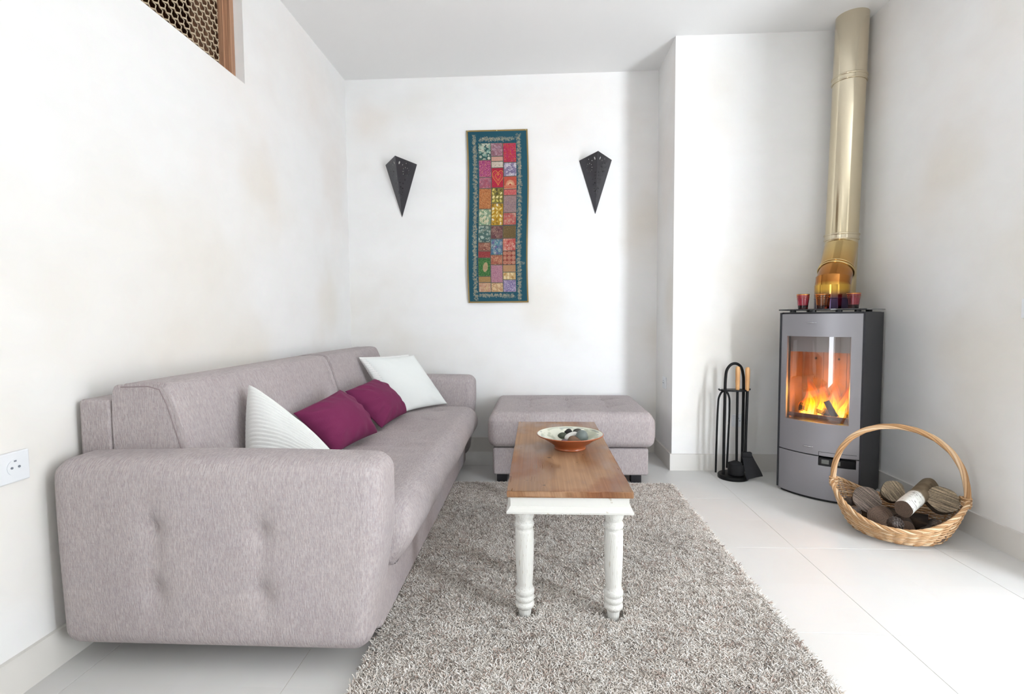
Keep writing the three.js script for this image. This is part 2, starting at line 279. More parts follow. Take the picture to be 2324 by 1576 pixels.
// ------------------------------------------------------------------ sofa
const gauss = (x, y, s) => Math.exp(-(x * x + y * y) / (s * s));
{
  const s = thing('sofa', 'long mauve-grey linen sofa with a tufted arm along the left wall', 'sofa', [0, 0, 0]);
  // arms: cx, cz is the centre; tapered a little towards the floor, four pinched tufts on the outer face
  const arm = (z0, z1, outer) => {
    const w = 0.955, h = 0.548, d = z1 - z0, r = 0.055;
    const g = softBox(w, h, d, r, [46, 26, 4], (p, n) => {
      const k = (p.y + h / 2) / h;
      p.x += (p.x > 0 ? 1 : -0.25) * lerp(-0.045, 0, smooth(0, 0.75, k)) * Math.abs(p.x) / (w / 2);
      const face = outer > 0 ? n.z : -n.z;
      if (face > 0.5) {
        let q = 0.012 * (1 - Math.pow(2 * p.x / w, 4)) * (1 - Math.pow(2 * p.y / h, 4));
        for (const tx of [-0.165, 0.141]) { for (const ty of [0.081, -0.096]) q -= 0.017 * gauss(p.x - tx, p.y - ty, 0.030) + 0.006 * gauss((p.x - tx), (p.y - ty) * 0.6, 0.012) + 0.006 * gauss((p.x - tx), (p.y - ty) * 0.35, 0.035); q -= 0.004 * Math.exp(-Math.pow((p.x - tx) / 0.014, 2)) * smooth(0.25, 0.05, Math.abs(p.y)); }
        p.z += outer * q;
      }
      if (n.y > 0.5) p.y += 0.008 * Math.cos(p.x * 3.1) - 0.004;
    });
    g.translate(-0.9005, 0.341, (z0 + z1) / 2); return g;
  };
  part('arm', arm(-1.505, -1.328, 1), M.linen, s); part('arm', arm(-3.545, -3.375, -1), M.linen, s);
  // seat: one long bullnosed cushion with shallow tufts
  const tufts = []; for (let i = 0; i < 6; i++) for (const x of [-0.64, -0.86]) tufts.push([x, -1.72 - i * 0.29]);
  const seat = (() => {
    const x0 = -1.05, x1 = -0.392, z0 = -3.372, z1 = -1.508, y0 = 0.205, y1 = 0.415, cx = (x0 + x1) / 2, cz = (z0 + z1) / 2;
    const nz = fbm(131, 3, 9, 3);
    const g = softBox(x1 - x0, y1 - y0, z1 - z0, 0.09, [22, 4, 110], (p, n) => {
      const X = p.x + cx, Z = p.z + cz;
      if (n.y > 0.3) { let q = 0.010; for (const [a, b] of tufts) q -= 0.011 * gauss(X - a, Z - b, 0.05) + 0.004 * gauss((X - a) * 0.35, Z - b, 0.02); q += 0.012 * (nz(X * 0.9, Z * 0.35) - 0.5) + 0.0025 * Math.sin(Z * 46 + 3 * nz(X, Z * 0.5)) * smooth(0.35, 0.65, nz(X * 0.7 + 0.2, Z * 0.4)); p.y += q * n.y; }
      if (n.x > 0.3) p.x += 0.006 * Math.sin(Z * 9) * 0.5 - 0.035 * smooth(0.02, -0.105, p.y) * n.x;
    }, 6);
    g.translate(cx, (y0 + y1) / 2, cz); return g;
  })();
  part('seat_cushion', seat, M.linen, s);
  part('base', (() => { const g = softBox(0.87, 0.215, 1.875, 0.02, [3, 3, 6], null, 3); g.translate(-0.92, 0.1375, -2.44); return g; })(), M.linen, s);
  // backrest: wedge cushions with a sloping front, on a panel against the wall
  const wedge = (z0, z1) => {
    const sh = [[-1.275, 0.40], [-1.272, 0.795], [-1.262, 0.808], [-1.225, 0.812], [-1.15, 0.815], [-1.118, 0.806], [-1.095, 0.765], [-1.045, 0.60], [-1.0, 0.46], [-0.99, 0.40]];
    const prof = new THREE.CatmullRomCurve3(sh.map(([x, y]) => V(x, y, 0)), false, 'centripetal').getPoints(60);
    const nz = 36, pos = [], idx = [], cen = V(-1.15, 0.6, 0), n = prof.length;
    const ring = (z, k) => { for (const p of prof) { const q = p.clone().lerp(cen, k); pos.push(q.x, q.y, z); } };
    const zsA = []; const e = 0.03; for (let i = 0; i <= 6; i++) { const a = i / 6 * Math.PI / 2; zsA.push([z1 - e * 0.7 * (1 - Math.sin(a)), 0.075 * (1 - Math.cos(Math.PI / 2 - a))]); }
    const list = []; for (const [z, k] of zsA) list.push([z, k]); for (let i = 1; i < nz; i++) list.push([lerp(z1 - 0, z0, i / nz), 0]); for (const [z, k] of zsA.slice().reverse()) list.push([z0 + (z1 - z), k]);
    list.sort((a, b) => b[0] - a[0]);
    for (const [z, k] of list) ring(z, k);
    for (let i = 0; i < list.length - 1; i++) for (let j = 0; j < n; j++) { const a = i * n + j, b = i * n + (j + 1) % n; idx.push(a, a + n, b, b, a + n, b + n); }
    const last = (list.length - 1) * n, c0 = pos.length / 3; pos.push(cen.x, cen.y, list[0][0], cen.x, cen.y, list[list.length - 1][0]);
    for (let j = 0; j < n; j++) { idx.push(c0, j, (j + 1) % n); idx.push(c0 + 1, last + (j + 1) % n, last + j); }
    const g = new THREE.BufferGeometry(); g.setAttribute('position', new THREE.Float32BufferAttribute(pos, 3)); g.setIndex(idx);
    const p = g.attributes.position, nn = fbm(137, 3, 7, 2);
    for (let i = 0; i < p.count; i++) { const x = p.getX(i), y = p.getY(i), z = p.getZ(i); const front = smooth(-1.16, -1.05, x + (0.6 - y) * -0.3); p.setX(i, x + front * 0.018 * (nn(y * 0.8, z * 0.3) - 0.4)); p.setY(i, y + 0.012 * (nn(z * 0.35, x) - 0.5) * smooth(0.72, 0.8, y)); }
    g.computeVertexNormals(); return boxUV(toCreasedNormals(g, 0.9));
  };
  part('back_cushion', wedge(-2.611, -1.452), M.linen, s); part('back_cushion', wedge(-3.47, -2.619), M.linen, s);
  part('seam_piping', sweep([V(-1.235, 0.811, -1.4535), V(-1.15, 0.813, -1.4535), V(-1.116, 0.804, -1.4535), V(-1.095, 0.76, -1.4535), V(-1.048, 0.60, -1.4535), V(-1.0, 0.46, -1.4535)].map(p => p.add(V(-0.012, -0.008, 0.001))), 0.0022, 6), std({ color: '#8d8080', roughness: 0.9 }), s, 'dark stitched seam');
  part('back_panel', (() => { const g = softBox(0.10, 0.66, 2.03, 0.012, [2, 4, 8], null, 3); g.translate(-1.333, 0.435, -2.465); return g; })(), M.linen, s);
  for (const [x, z] of [[-1.25, -1.80], [-0.62, -1.80], [-1.25, -3.20], [-0.62, -3.20]]) part('foot', (() => { const g = new THREE.CylinderGeometry(0.022, 0.02, 0.11, 16); g.translate(x, 0.055, z); return g; })(), M.blackFoot, s);
}

// ------------------------------------------------------------------ pillows
function pillow([A, B, C, D], th, opt = {}) {                        // corners: top left, top right, bottom right, bottom left
  const N = opt.n || 60, Mv = opt.m || 60, a = V(...A), b = V(...B), c = V(...C), d = V(...D), nrm = b.clone().sub(a).cross(d.clone().sub(a)).add(c.clone().sub(b).cross(d.clone().sub(c)).multiplyScalar(0)).normalize().negate();
  const nf = fbm(opt.seed || 1, 4, 4, 3), pos = [], uv = [], idx = [];
  const len = a.distanceTo(b), hgt = a.distanceTo(d);
  for (const side of [1, -1]) for (let j = 0; j <= Mv; j++) for (let i = 0; i <= N; i++) {
    let s = i / N, t = j / Mv;
    s = 0.5 - 0.5 * Math.cos(Math.PI * lerp(0.06, 0.94, s)); s = (s - 0.5) / Math.cos(Math.PI * 0.06) + 0.5; t = 0.5 - 0.5 * Math.cos(Math.PI * lerp(0.06, 0.94, t)); t = (t - 0.5) / Math.cos(Math.PI * 0.06) + 0.5;
    const es = 4 * s * (1 - s), et = 4 * t * (1 - t), pinch = opt.pinch ?? 0.05;
    const S = 0.5 + (s - 0.5) * (1 - pinch * et), T = 0.5 + (t - 0.5) * (1 - pinch * es);
    const p = a.clone().lerp(b, S).lerp(d.clone().lerp(c, S), T);
    let q = th * Math.pow(Math.max(0, es), 0.42) * Math.pow(Math.max(0, et), 0.42);
    const rim = Math.min(es, et);
    q *= 1 + 0.30 * (nf(S * 0.8 + (side > 0 ? 0 : 0.5), T * 0.8) - 0.5);
    if (opt.folds) { const ang = Math.atan2(T - 0.5, S - 0.5), rr = Math.hypot(S - 0.5, T - 0.5); q += opt.folds * Math.sin(ang * 13 + 5 * nf(S * 0.4, T * 0.4)) * smooth(0.25, 0.5, rr) * Math.pow(rim, 0.5); }
    if (opt.ribs && (side > 0 || opt.bothRibs)) q += 0.0048 * (0.5 - Math.abs(Math.sin(Math.PI * opt.ribs * (opt.across ? T : S) + 1.2 * nf(S * 0.25, T * 0.25)))) * -2 * Math.pow(Math.max(0, rim), 0.25);
    if (side < 0) q *= opt.back ?? 0.4;
    p.addScaledVector(nrm, side * Math.max(q, 0.0025));
    if (opt.sag) p.y -= opt.sag * es * (1 - T) * (1 - T) * 0.6;
    pos.push(p.x, p.y, p.z); uv.push(S * len, T * hgt);
  }
  const W = N + 1, off = (Mv + 1) * W;
  for (let j = 0; j < Mv; j++) for (let i = 0; i < N; i++) { const q = j * W + i; idx.push(q, q + W, q + 1, q + 1, q + W, q + W + 1); const r = off + q; idx.push(r, r + 1, r + W, r + 1, r + W + 1, r + W); }
  const edge = (f) => { for (let k = 0; k < f.length - 1; k++) { const p = f[k], q = f[k + 1]; idx.push(p, q, off + p, q, off + q, off + p); } };
  const top = [], bot = [], lf = [], rt = []; for (let i = 0; i <= N; i++) { top.push(i); bot.push(Mv * W + N - i); } for (let j = 0; j <= Mv; j++) { rt.push(j * W + N); lf.push((Mv - j) * W); }
  [top, rt, bot, lf].forEach(edge);
  const g = new THREE.BufferGeometry(); g.setAttribute('position', new THREE.Float32BufferAttribute(pos, 3)); g.setAttribute('uv', new THREE.Float32BufferAttribute(uv, 2)); g.setIndex(idx); g.computeVertexNormals(); return g;
}
solo('throw_pillow', 'white corduroy ribbed pillow propped behind the near tufted sofa arm', 'pillow', pillow([[-1.045, 0.765, -1.78], [-0.765, 0.47, -1.86], [-0.72, 0.44, -1.64], [-0.955, 0.455, -1.60]], 0.10, { ribs: 24, across: true, bothRibs: true, n: 60, m: 190, seed: 3, pinch: -0.05, back: 0.7 }), M.cord);
solo('throw_pillow', 'plum purple pillow beside the white corduroy pillow', 'pillow', pillow([[-1.005, 0.615, -2.03], [-0.94, 0.665, -2.36], [-0.80, 0.435, -2.47], [-0.855, 0.435, -2.08]], 0.095, { folds: 0.009, seed: 5 }), M.plum);
solo('throw_pillow', 'smaller-looking plum purple pillow leaning against the smooth white pillow', 'pillow', pillow([[-0.975, 0.635, -2.52], [-0.94, 0.655, -2.86], [-0.79, 0.435, -3.0], [-0.81, 0.435, -2.58]], 0.09, { folds: 0.011, seed: 9 }), M.plum);
{
  const g = thing('throw_pillow', 'smooth white pillow with a ribbed edge beside the far sofa arm', 'pillow');
  const c = [[-1.045, 0.765, -3.02], [-0.80, 0.765, -3.25], [-0.60, 0.435, -3.33], [-0.835, 0.43, -3.0]];
  part('front_cover', pillow(c, 0.06, { seed: 13, folds: 0.004 }), M.brightCloth, g);
  const back = c.map(([x, y, z]) => [x - 0.034, y + 0.006, z + 0.006]);
  part('ribbed_back', pillow(back, 0.055, { back: 1, seed: 14, ribs: 26, across: true, bothRibs: true, m: 120, pinch: 0.035 }), M.cord, g);
}

// ------------------------------------------------------------------ ottoman
{
  const o = thing('ottoman', 'low mauve-grey linen ottoman with a tufted top under the wall hanging', 'ottoman', [0.2025, 0, -3.37]);
  const tf = []; for (const x of [-0.25, 0, 0.25]) for (const z of [-0.19, 0.07]) tf.push([x, z]);
  part('cushion', (() => { const g = softBox(0.985, 0.205, 0.74, 0.045, [140, 5, 110], (p, n) => {
    if (n.y > 0.3) {
      let q = 0.010 * (1 - Math.pow(p.x / 0.5, 4)) * (1 - Math.pow(p.z / 0.37, 4)) + 0.008, near = 9;
      for (const [a, b] of tf) near = Math.min(near, Math.hypot(p.x - a, p.z - b));
      q -= 0.058 * Math.exp(-near / 0.036);
      for (const b of [-0.19, 0.07]) q -= 0.020 * Math.exp(-Math.abs(p.z - b) / 0.014) * smooth(0.40, 0.30, Math.abs(p.x));
      for (const a of [-0.25, 0, 0.25]) q -= 0.010 * Math.exp(-Math.abs(p.x - a) / 0.012) * smooth(0.30, 0.20, Math.abs(p.z + 0.01));
      p.y += q * n.y; }
    else { const b = 0.010 * (1 - Math.pow(p.y / 0.11, 2)); p.x += n.x * b; p.z += n.z * b; }
  }); g.translate(0, 0.3225, 0); return g; })(), M.linen, o);
  part('base', (() => { const g = softBox(0.935, 0.165, 0.69, 0.014, [4, 3, 4], null, 3); g.translate(-0.005, 0.1335, 0); return g; })(), M.linen, o);
  for (const x of [-0.42, 0.395]) for (const z of [-0.29, 0.29]) part('foot', bx(x - 0.03, x + 0.03, 0, 0.055, z - 0.03, z + 0.03), M.blackFoot, o);
}

// ------------------------------------------------------------------ coffee table
const TT = 0.4545;
{
  const x0 = -0.098, x1 = 0.3014, z1 = -1.571, z0 = -2.654, cx = (x0 + x1) / 2, cz = (z0 + z1) / 2;
  const t = thing('coffee_table', 'narrow coffee table with a worn brown wood top and white turned legs', 'table', [cx, 0, cz]);
  const hw = (x1 - x0) / 2, hd = (z1 - z0) / 2, chips = fbm(151, 14, 14, 3);
  part('tabletop', (() => {
    const g = softBox(2 * hw, 0.021, 2 * hd, 0.003, [30, 1, 80], (p, n) => {
      const e = Math.max(Math.abs(p.x) / hw, Math.abs(p.z) / hd);
      const k = chips(p.x * 1.7 + 0.3, p.z * 1.7);
      if (Math.abs(n.x) > 0.4) p.x -= Math.sign(p.x) * 0.006 * smooth(0.55, 0.72, k); if (Math.abs(n.z) > 0.4) { p.z -= Math.sign(p.z) * 0.006 * smooth(0.52, 0.7, k); if (p.z > 0) p.z -= 0.010 * Math.exp(-Math.pow((p.x + 0.005) / 0.008, 2)) * (p.y < 0.004 ? 1 : 0.3); }
    }, 2);
    g.translate(0, TT - 0.0105, 0);
    const p = g.attributes.position, uv = g.attributes.uv, n = g.attributes.normal;
    for (let i = 0; i < p.count; i++) uv.setXY(i, (p.getX(i) + hw) / (2 * hw) + (Math.abs(n.getY(i)) < 0.5 ? p.getY(i) * 0.6 : 0), (-p.getZ(i) + hd) / (2 * hd) + (Math.abs(n.getY(i)) < 0.5 ? p.getY(i) * 0.3 : 0));
    return g;
  })(), M.oak, t);
  // apron with a moulding along its lower edge
  const frame = (px, pz, y0, y1, th) => join([bx(-px, px, y0, y1, pz - th, pz), bx(-px, px, y0, y1, -pz, -pz + th), bx(-px, -px + th, y0, y1, -pz + th, pz - th), bx(px - th, px, y0, y1, -pz + th, pz - th)]);
  part('apron', frame(hw - 0.012, hd - 0.010, 0.392, TT - 0.021, 0.02), M.paint, t);
  const prof = [[0, 0], [0.012, 0.001], [0.013, 0.007], [0.009, 0.011], [0.006, 0.014], [0.001, 0.022], [0, 0.022]];
  const mould = (len) => { const s = new THREE.Shape(prof.map(([a, b]) => new THREE.Vector2(a, b))); const g = new THREE.ExtrudeGeometry(s, { depth: len, bevelEnabled: false }); g.translate(0, 0, -len / 2); const p = g.attributes.position; for (let i = 0; i < p.count; i++) p.setZ(i, p.getZ(i) + Math.sign(p.getZ(i)) * p.getX(i)); g.computeVertexNormals(); return boxUV(g); };
  const ax = hw - 0.012, az = hd - 0.010;
  for (const [len, ry, x, z] of [[2 * az, 0, ax, 0], [2 * az, Math.PI, -ax, 0], [2 * ax, -Math.PI / 2, 0, az], [2 * ax, Math.PI / 2, 0, -az]]) { const m = part('moulding', mould(len), M.paint, t); m.rotation.y = ry; m.position.set(x, 0.381, z); }
  const leg = lathe([[0, 0.0], [0.0165, 0.0], [0.018, 0.004], [0.0215, 0.032], [0.0225, 0.036], [0.029, 0.040], [0.0315, 0.047], [0.0305, 0.053], [0.026, 0.057], [0.0265, 0.060], [0.031, 0.066], [0.0315, 0.072], [0.029, 0.078], [0.0275, 0.081], [0.031, 0.085], [0.032, 0.094], [0.0295, 0.101], [0.0255, 0.105], [0.0255, 0.115], [0.0275, 0.15], [0.0295, 0.20], [0.0305, 0.25], [0.0305, 0.285], [0.0290, 0.293], [0.0265, 0.297], [0.030, 0.302], [0.0322, 0.310], [0.030, 0.317], [0.0265, 0.321], [0.0280, 0.327], [0.0310, 0.334], [0.0325, 0.342], [0.0325, 0.372], [0, 0.372]], 40);
  for (const sx of [-1, 1]) for (const sz of [-1, 1]) { const m = part('leg', leg, M.paint, t); m.position.set(sx * (hw - 0.055), 0.0, sz * (hd - 0.052)); m.position.y = 0.012; m.scale.y = 0.382 / 0.372; }
}

// ------------------------------------------------------------------ shaggy rug
const LEGS = []; for (const x of [-0.098 + 0.055, 0.3014 - 0.055]) for (const z of [-1.571 - 0.052, -2.654 + 0.052]) LEGS.push([x, z]);
{
  const x0 = -0.5, x1 = 0.788, z0 = -2.955, z1 = -1.02, rug = thing('area_rug', 'beige and grey shaggy rug under the coffee table', 'rug', [(x0 + x1) / 2, 0, (z0 + z1) / 2]);
  const W = x1 - x0, D = z1 - z0;
  part('backing', (() => { const g = softBox(W, 0.006, D, 0.002, [2, 1, 2], null, 2); g.translate(0, 0.003, 0); return g; })(), std({ color: '#b3a99f', roughness: 1 }), rug);
  const r = rng(77), yarns = [];
  for (let k = 0; k < 5; k++) {
    const a = r() * 6.283, lean = 0.003 + r() * 0.008, bx0 = (r() - 0.5) * 0.005, bz0 = (r() - 0.5) * 0.005, h = 0.018 + r() * 0.007, b = a + (r() - 0.5) * 2;
    yarns.push(sweep([V(bx0, 0, bz0), V(bx0 + Math.cos(a) * lean * 0.3, h * 0.5, bz0 + Math.sin(a) * lean * 0.3), V(bx0 + Math.cos(a) * lean * 0.9, h * 0.88, bz0 + Math.sin(a) * lean * 0.9), V(bx0 + Math.cos(a) * lean + Math.cos(b) * 0.004, h, bz0 + Math.sin(a) * lean + Math.sin(b) * 0.004)], t => lerp(0.00145, 0.00085, t), 4));
  }
  const tuft = join(yarns), n = 105000;
  const pile = new THREE.InstancedMesh(tuft, std({ color: '#ffffff', roughness: 0.95 }), n); pile.name = 'pile'; pile.userData.kind = 'stuff'; pile.castShadow = pile.receiveShadow = true;
  const m = new THREE.Matrix4(), q = new THREE.Quaternion(), c = new THREE.Color(), tone = fbm(161, 5, 8, 3), flow = fbm(163, 6, 9, 3);
  const pal = [['#fbf6ef', 0.42], ['#ebe2d8', 0.27], ['#d0c4b9', 0.16], ['#a09489', 0.10], ['#c4aea2', 0.05]];
  const cols = Math.round(Math.sqrt(n * W / D)), rows = Math.floor(n / cols);
  for (let i = 0; i < n; i++) {
    const u = ((i % cols) + r()) / cols, v = clamp((Math.floor(i / cols) + r()) / rows, 0, 1);
    const ang = flow(u, v) * 9, tilt = 0.32 * r() + 0.06;
    q.setFromEuler(new THREE.Euler(Math.sin(ang) * tilt, r() * 6.283, Math.cos(ang) * tilt));
    const X = (u - 0.5) * W + (x0 + x1) / 2, Z = (v - 0.5) * D + (z0 + z1) / 2, press = LEGS.some(([a, b]) => Math.hypot(X - a, Z - b) < 0.034 + 0.012 * r()) ? 0.25 : 1;
    const s = (0.8 + 0.45 * r()) * (press < 1 ? 0.5 : 1);
    m.compose(V((u - 0.5) * W * 0.995, 0.004, (v - 0.5) * D * 0.995), q, V(s, s * (0.9 + 0.2 * r()), s)); pile.setMatrixAt(i, m);
    let k = r(), j = 0; while (j < 4 && k > pal[j][1]) { k -= pal[j][1]; j++; }
    c.set(pal[j][0]); const t = 0.88 + 0.28 * (tone(u, v) - 0.3); c.multiplyScalar(t); pile.setColorAt(i, c);
  }
  rug.add(pile);
}

// ------------------------------------------------------------------ wall hanging
{
  const w = 0.445, h = 1.25, ox = -0.2805, oy = 1.742, hang = thing('wall_hanging', 'tall teal patchwork textile hanging with embroidered colourful squares on the back wall', 'textile', [ox, oy - h / 2, ZB]);
  const CW = 712, CH = 2000, cv = document.createElement('canvas'); cv.width = CW; cv.height = CH; const g = cv.getContext('2d'), r = rng(909);
  const px = x => (x - 147) / 503 * CW, py = y => (y - 92) / 1405 * CH;
  g.fillStyle = '#14566c'; g.fillRect(0, 0, CW, CH);
  for (let i = 0; i < 9000; i++) { g.fillStyle = ['#1b6479', '#10495c', '#1a5a72', '#0f4150'][i % 4]; g.globalAlpha = 0.35; g.fillRect(r() * CW, r() * CH, 1 + 5 * r(), 1 + 2 * r()); } g.globalAlpha = 1;
  const scroll = (x, y, s, cl) => { g.strokeStyle = cl; g.lineWidth = 1.6 + r() * 1.6; g.beginPath(); const a0 = r() * 6.28, dir = r() < 0.5 ? -1 : 1; for (let k = 0; k < 26; k++) { const a = a0 + dir * k * 0.34, q = s * (1 - k / 28); const X = x + Math.cos(a) * q, Y = y + Math.sin(a) * q; k ? g.lineTo(X, Y) : g.moveTo(X, Y); } g.stroke(); };
  const bead = (x, y, q, cl) => { g.fillStyle = cl; g.beginPath(); g.arc(x, y, q, 0, 6.3); g.fill(); };
  const silver = ['#a9a692', '#8f9184', '#c3bda6', '#7c8680', '#b7a58d', '#9aa096'];
  const band = (x0, y0, x1, y1) => { const L = Math.max(Math.abs(x1 - x0), Math.abs(y1 - y0)), n = Math.round(L / 1.6); for (let i = 0; i < n; i++) { const t = i / n, q = 25 * (0.75 + 0.35 * Math.sin(t * n * 0.21)), x = lerp(x0, x1, t) + (r() - 0.5) * 2 * q, y = lerp(y0, y1, t) + (r() - 0.5) * 2 * q; if (i % 3 === 0) scroll(x, y, 6 + 9 * r(), silver[Math.floor(r() * 6)]); for (let k = 0; k < 3; k++) bead(x + (r() - 0.5) * 14, y + (r() - 0.5) * 14, 1 + 2.2 * r(), silver[Math.floor(r() * 6)]); } };
  band(px(207), py(135), px(212), py(1470)); band(px(573), py(135), px(578), py(1470)); band(px(255), py(166), px(535), py(166)); band(px(255), py(1437), px(535), py(1437));
  for (let i = 0; i < 40; i++) bead(px(580 + 45 * r()), py(1158 + 25 * r()), 2 + 2 * r(), silver[i % 6]);
  const P = []; const col = [[240, 341], [344, 441], [444, 550]];
  const add = (c, a, b, base, dots, kind) => P.push({ x0: col[c][0], x1: col[c][1], y0: a, y1: b, base, dots, kind });
  add(0, 198, 331, '#2f5f5e', ['#cfe0d2', '#7fb0a6', '#e5e0cf'], 'flower'); add(0, 334, 469, '#a83c7c', ['#d98fb4', '#8f2f6a', '#e3b37f'], 'dots'); add(0, 472, 560, '#a6546a', ['#d99aa6', '#8a6f88'], 'swirl'); add(0, 563, 727, '#b9743f', ['#e0b077', '#d48a5c', '#8f5a3a'], 'dots'); add(0, 730, 861, '#86a389', ['#d9e3c8', '#5b8f6d', '#e8d9b4'], 'flower'); add(0, 864, 998, '#4c6f6b', ['#b8c9c2', '#8f9a8f', '#2c4d55'], 'flower'); add(0, 1001, 1069, '#8d5a4c', ['#d9b79a', '#6f3b38'], 'swirl'); add(0, 1072, 1126, '#8e2f35', ['#b2524c', '#c98b6a'], 'plain'); add(0, 1129, 1278, '#2f6b35', ['#4f8f3f', '#a9bf7a'], 'oval'); add(0, 1281, 1329, '#a98655', ['#cbb080', '#8d6b44'], 'plain'); add(0, 1332, 1409, '#c49a83', ['#e5cdb4', '#b5795f', '#d9c48f'], 'swirl');
  add(1, 198, 303, '#9c6f7f', ['#c7a3ad', '#7f5668', '#c9b3c9'], 'swirl'); add(1, 306, 343, '#cf9f92', ['#e6c9b9'], 'plain'); add(1, 346, 394, '#b9aca0', ['#f1ede3', '#e2d6c9'], 'circles'); add(1, 397, 555, '#b5173f', ['#e0803f', '#d94b59'], 'heart'); add(1, 558, 679, '#77702f', ['#d6c96a', '#4d4a22', '#efe5a8'], 'leaf'); add(1, 682, 861, '#b98d12', ['#ead78c', '#f3ead2', '#8f6f10'], 'leaf'); add(1, 866, 970, '#6b4146', ['#9d7a70', '#b39a88', '#4c2d3a'], 'swirl'); add(1, 974, 1101, '#3b6f8f', ['#8fc4bd', '#7b5a9c', '#d9dccf'], 'swirl'); add(1, 1104, 1184, '#a8644f', ['#d9b189', '#7d3f3b'], 'swirl'); add(1, 1187, 1331, '#ad7a8f', ['#d3aebf', '#8e5a78', '#c98f9f'], 'weave'); add(1, 1334, 1409, '#c4a27c', ['#e6cfa6', '#b98a63'], 'flower');
  add(2, 200, 354, '#b3164c', ['#e0963f', '#c43a8f', '#d94c4f'], 'dots'); add(2, 357, 465, '#8f86a8', ['#cdc9de', '#6d6490', '#e3dfe8'], 'flower'); add(2, 468, 569, '#c2513f', ['#f0d2ab', '#e39f7f'], 'sun'); add(2, 572, 619, '#c4485a', ['#dd8a7a', '#e6b08f'], 'dots'); add(2, 622, 758, '#9c8288', ['#c0aab0', '#7e6370', '#b89a86'], 'weave'); add(2, 761, 859, '#c05f5a', ['#dba68e', '#a53f4f', '#d2c0b0'], 'swirl'); add(2, 865, 966, '#6f5c36', ['#8b7748', '#5b4a2a'], 'plain'); add(2, 969, 1069, '#b94545', ['#dfb3a3', '#d98a72', '#e8d0c0'], 'swirl'); add(2, 1072, 1184, '#8f3f35', ['#dfb59a', '#c98a70'], 'circles'); add(2, 1187, 1244, '#b58c67', ['#d0ae85'], 'plain'); add(2, 1247, 1307, '#d2b583', ['#f0e0b4', '#b98f4f'], 'leaf'); add(2, 1310, 1409, '#8b7fae', ['#cfc7e3', '#6a5f98', '#e6e0ef'], 'dots');
  for (const p of P) {
    const x = px(p.x0), y = py(p.y0), W = px(p.x1) - x, Hh = py(p.y1) - y; g.save(); g.beginPath(); g.rect(x, y, W, Hh); g.clip(); g.fillStyle = p.base; g.fillRect(x, y, W, Hh);
    const pick = () => p.dots[Math.floor(r() * p.dots.length)];
    const area = W * Hh;
    if (p.kind === 'dots') { for (let j = 0; j < Hh; j += 8) for (let i = (j / 8 % 2) * 5; i < W; i += 10) bead(x + i + r() * 4, y + j + r() * 3, 1.5 + 2.2 * r(), pick()); }
    if (p.kind === 'weave') { for (let j = 0; j < Hh; j += 6) for (let i = 0; i < W; i += 6) { g.fillStyle = pick(); g.fillRect(x + i, y + j, 3 + (i + j) % 4, 3); } }
    if (p.kind === 'swirl') for (let i = 0; i < area / 340; i++) scroll(x + r() * W, y + r() * Hh, 7 + 16 * r(), pick());
    if (p.kind === 'flower') for (let i = 0; i < area / 520; i++) { const X = x + r() * W, Y = y + r() * Hh, q = 5 + 9 * r(), cl = pick(); for (let k = 0; k < 6; k++) bead(X + Math.cos(k * 1.05) * q, Y + Math.sin(k * 1.05) * q, q * 0.45, cl); bead(X, Y, q * 0.4, p.dots[0]); }
    if (p.kind === 'circles') for (let j = 0; j < 3; j++) for (let i = 0; i < 3; i++) for (let q = 22; q > 3; q -= 6) { g.strokeStyle = pick(); g.lineWidth = 3.4; g.beginPath(); g.arc(x + W * (i + 0.5) / 3, y + Hh * (j + 0.5) / (Hh < 80 ? 1.6 : 3), q, 0, 6.3); g.stroke(); }
    if (p.kind === 'heart') for (let q = 1; q > 0.15; q -= 0.26) { g.strokeStyle = q > 0.8 || (q < 0.6 && q > 0.4) ? '#e39a4a' : '#d64a52'; g.lineWidth = 6; g.beginPath(); for (let k = 0; k <= 60; k++) { const a = k / 60 * 6.283, X = x + W * 0.55 + q * W * 0.030 * 16 * Math.pow(Math.sin(a), 3), Y = y + Hh * 0.45 - q * Hh * 0.026 * (13 * Math.cos(a) - 5 * Math.cos(2 * a) - 2 * Math.cos(3 * a) - Math.cos(4 * a)); k ? g.lineTo(X, Y) : g.moveTo(X, Y); } g.stroke(); }
    if (p.kind === 'leaf') for (let j = 0; j < Hh; j += 42) for (let i = 0; i < W; i += 44) { g.fillStyle = pick(); g.beginPath(); g.ellipse(x + i + 20 + 8 * (r() - 0.5), y + j + 20, 8 + 6 * r(), 16 + 5 * r(), r() * 2 - 1, 0, 6.3); g.fill(); scroll(x + i + 40 * r(), y + j + 40 * r(), 14, p.dots[0]); }
    if (p.kind === 'oval') { for (let i = 0; i < 260; i++) bead(x + r() * W, y + r() * Hh, 1 + 2 * r(), pick()); g.fillStyle = '#b79f7c'; g.beginPath(); g.ellipse(x + W * 0.58, y + Hh * 0.5, W * 0.2, Hh * 0.27, 0.15, 0, 6.3); g.fill(); scroll(x + W * 0.58, y + Hh * 0.5, 24, '#7d6a4c'); }
    if (p.kind === 'sun') { for (let k = 0; k < 11; k++) { const a = Math.PI * (1 + k / 10); g.strokeStyle = p.dots[0]; g.lineWidth = 6; g.beginPath(); g.moveTo(x + W / 2 + Math.cos(a) * 14, y + Hh * 0.66 + Math.sin(a) * 14); g.lineTo(x + W / 2 + Math.cos(a) * 52, y + Hh * 0.66 + Math.sin(a) * 56); g.stroke(); } for (let j = 0; j < 3; j++) { g.lineWidth = 4; g.strokeStyle = p.dots[j % 2]; g.beginPath(); g.moveTo(x, y + Hh * (0.76 + 0.09 * j)); g.lineTo(x + W, y + Hh * (0.76 + 0.09 * j)); g.stroke(); } }
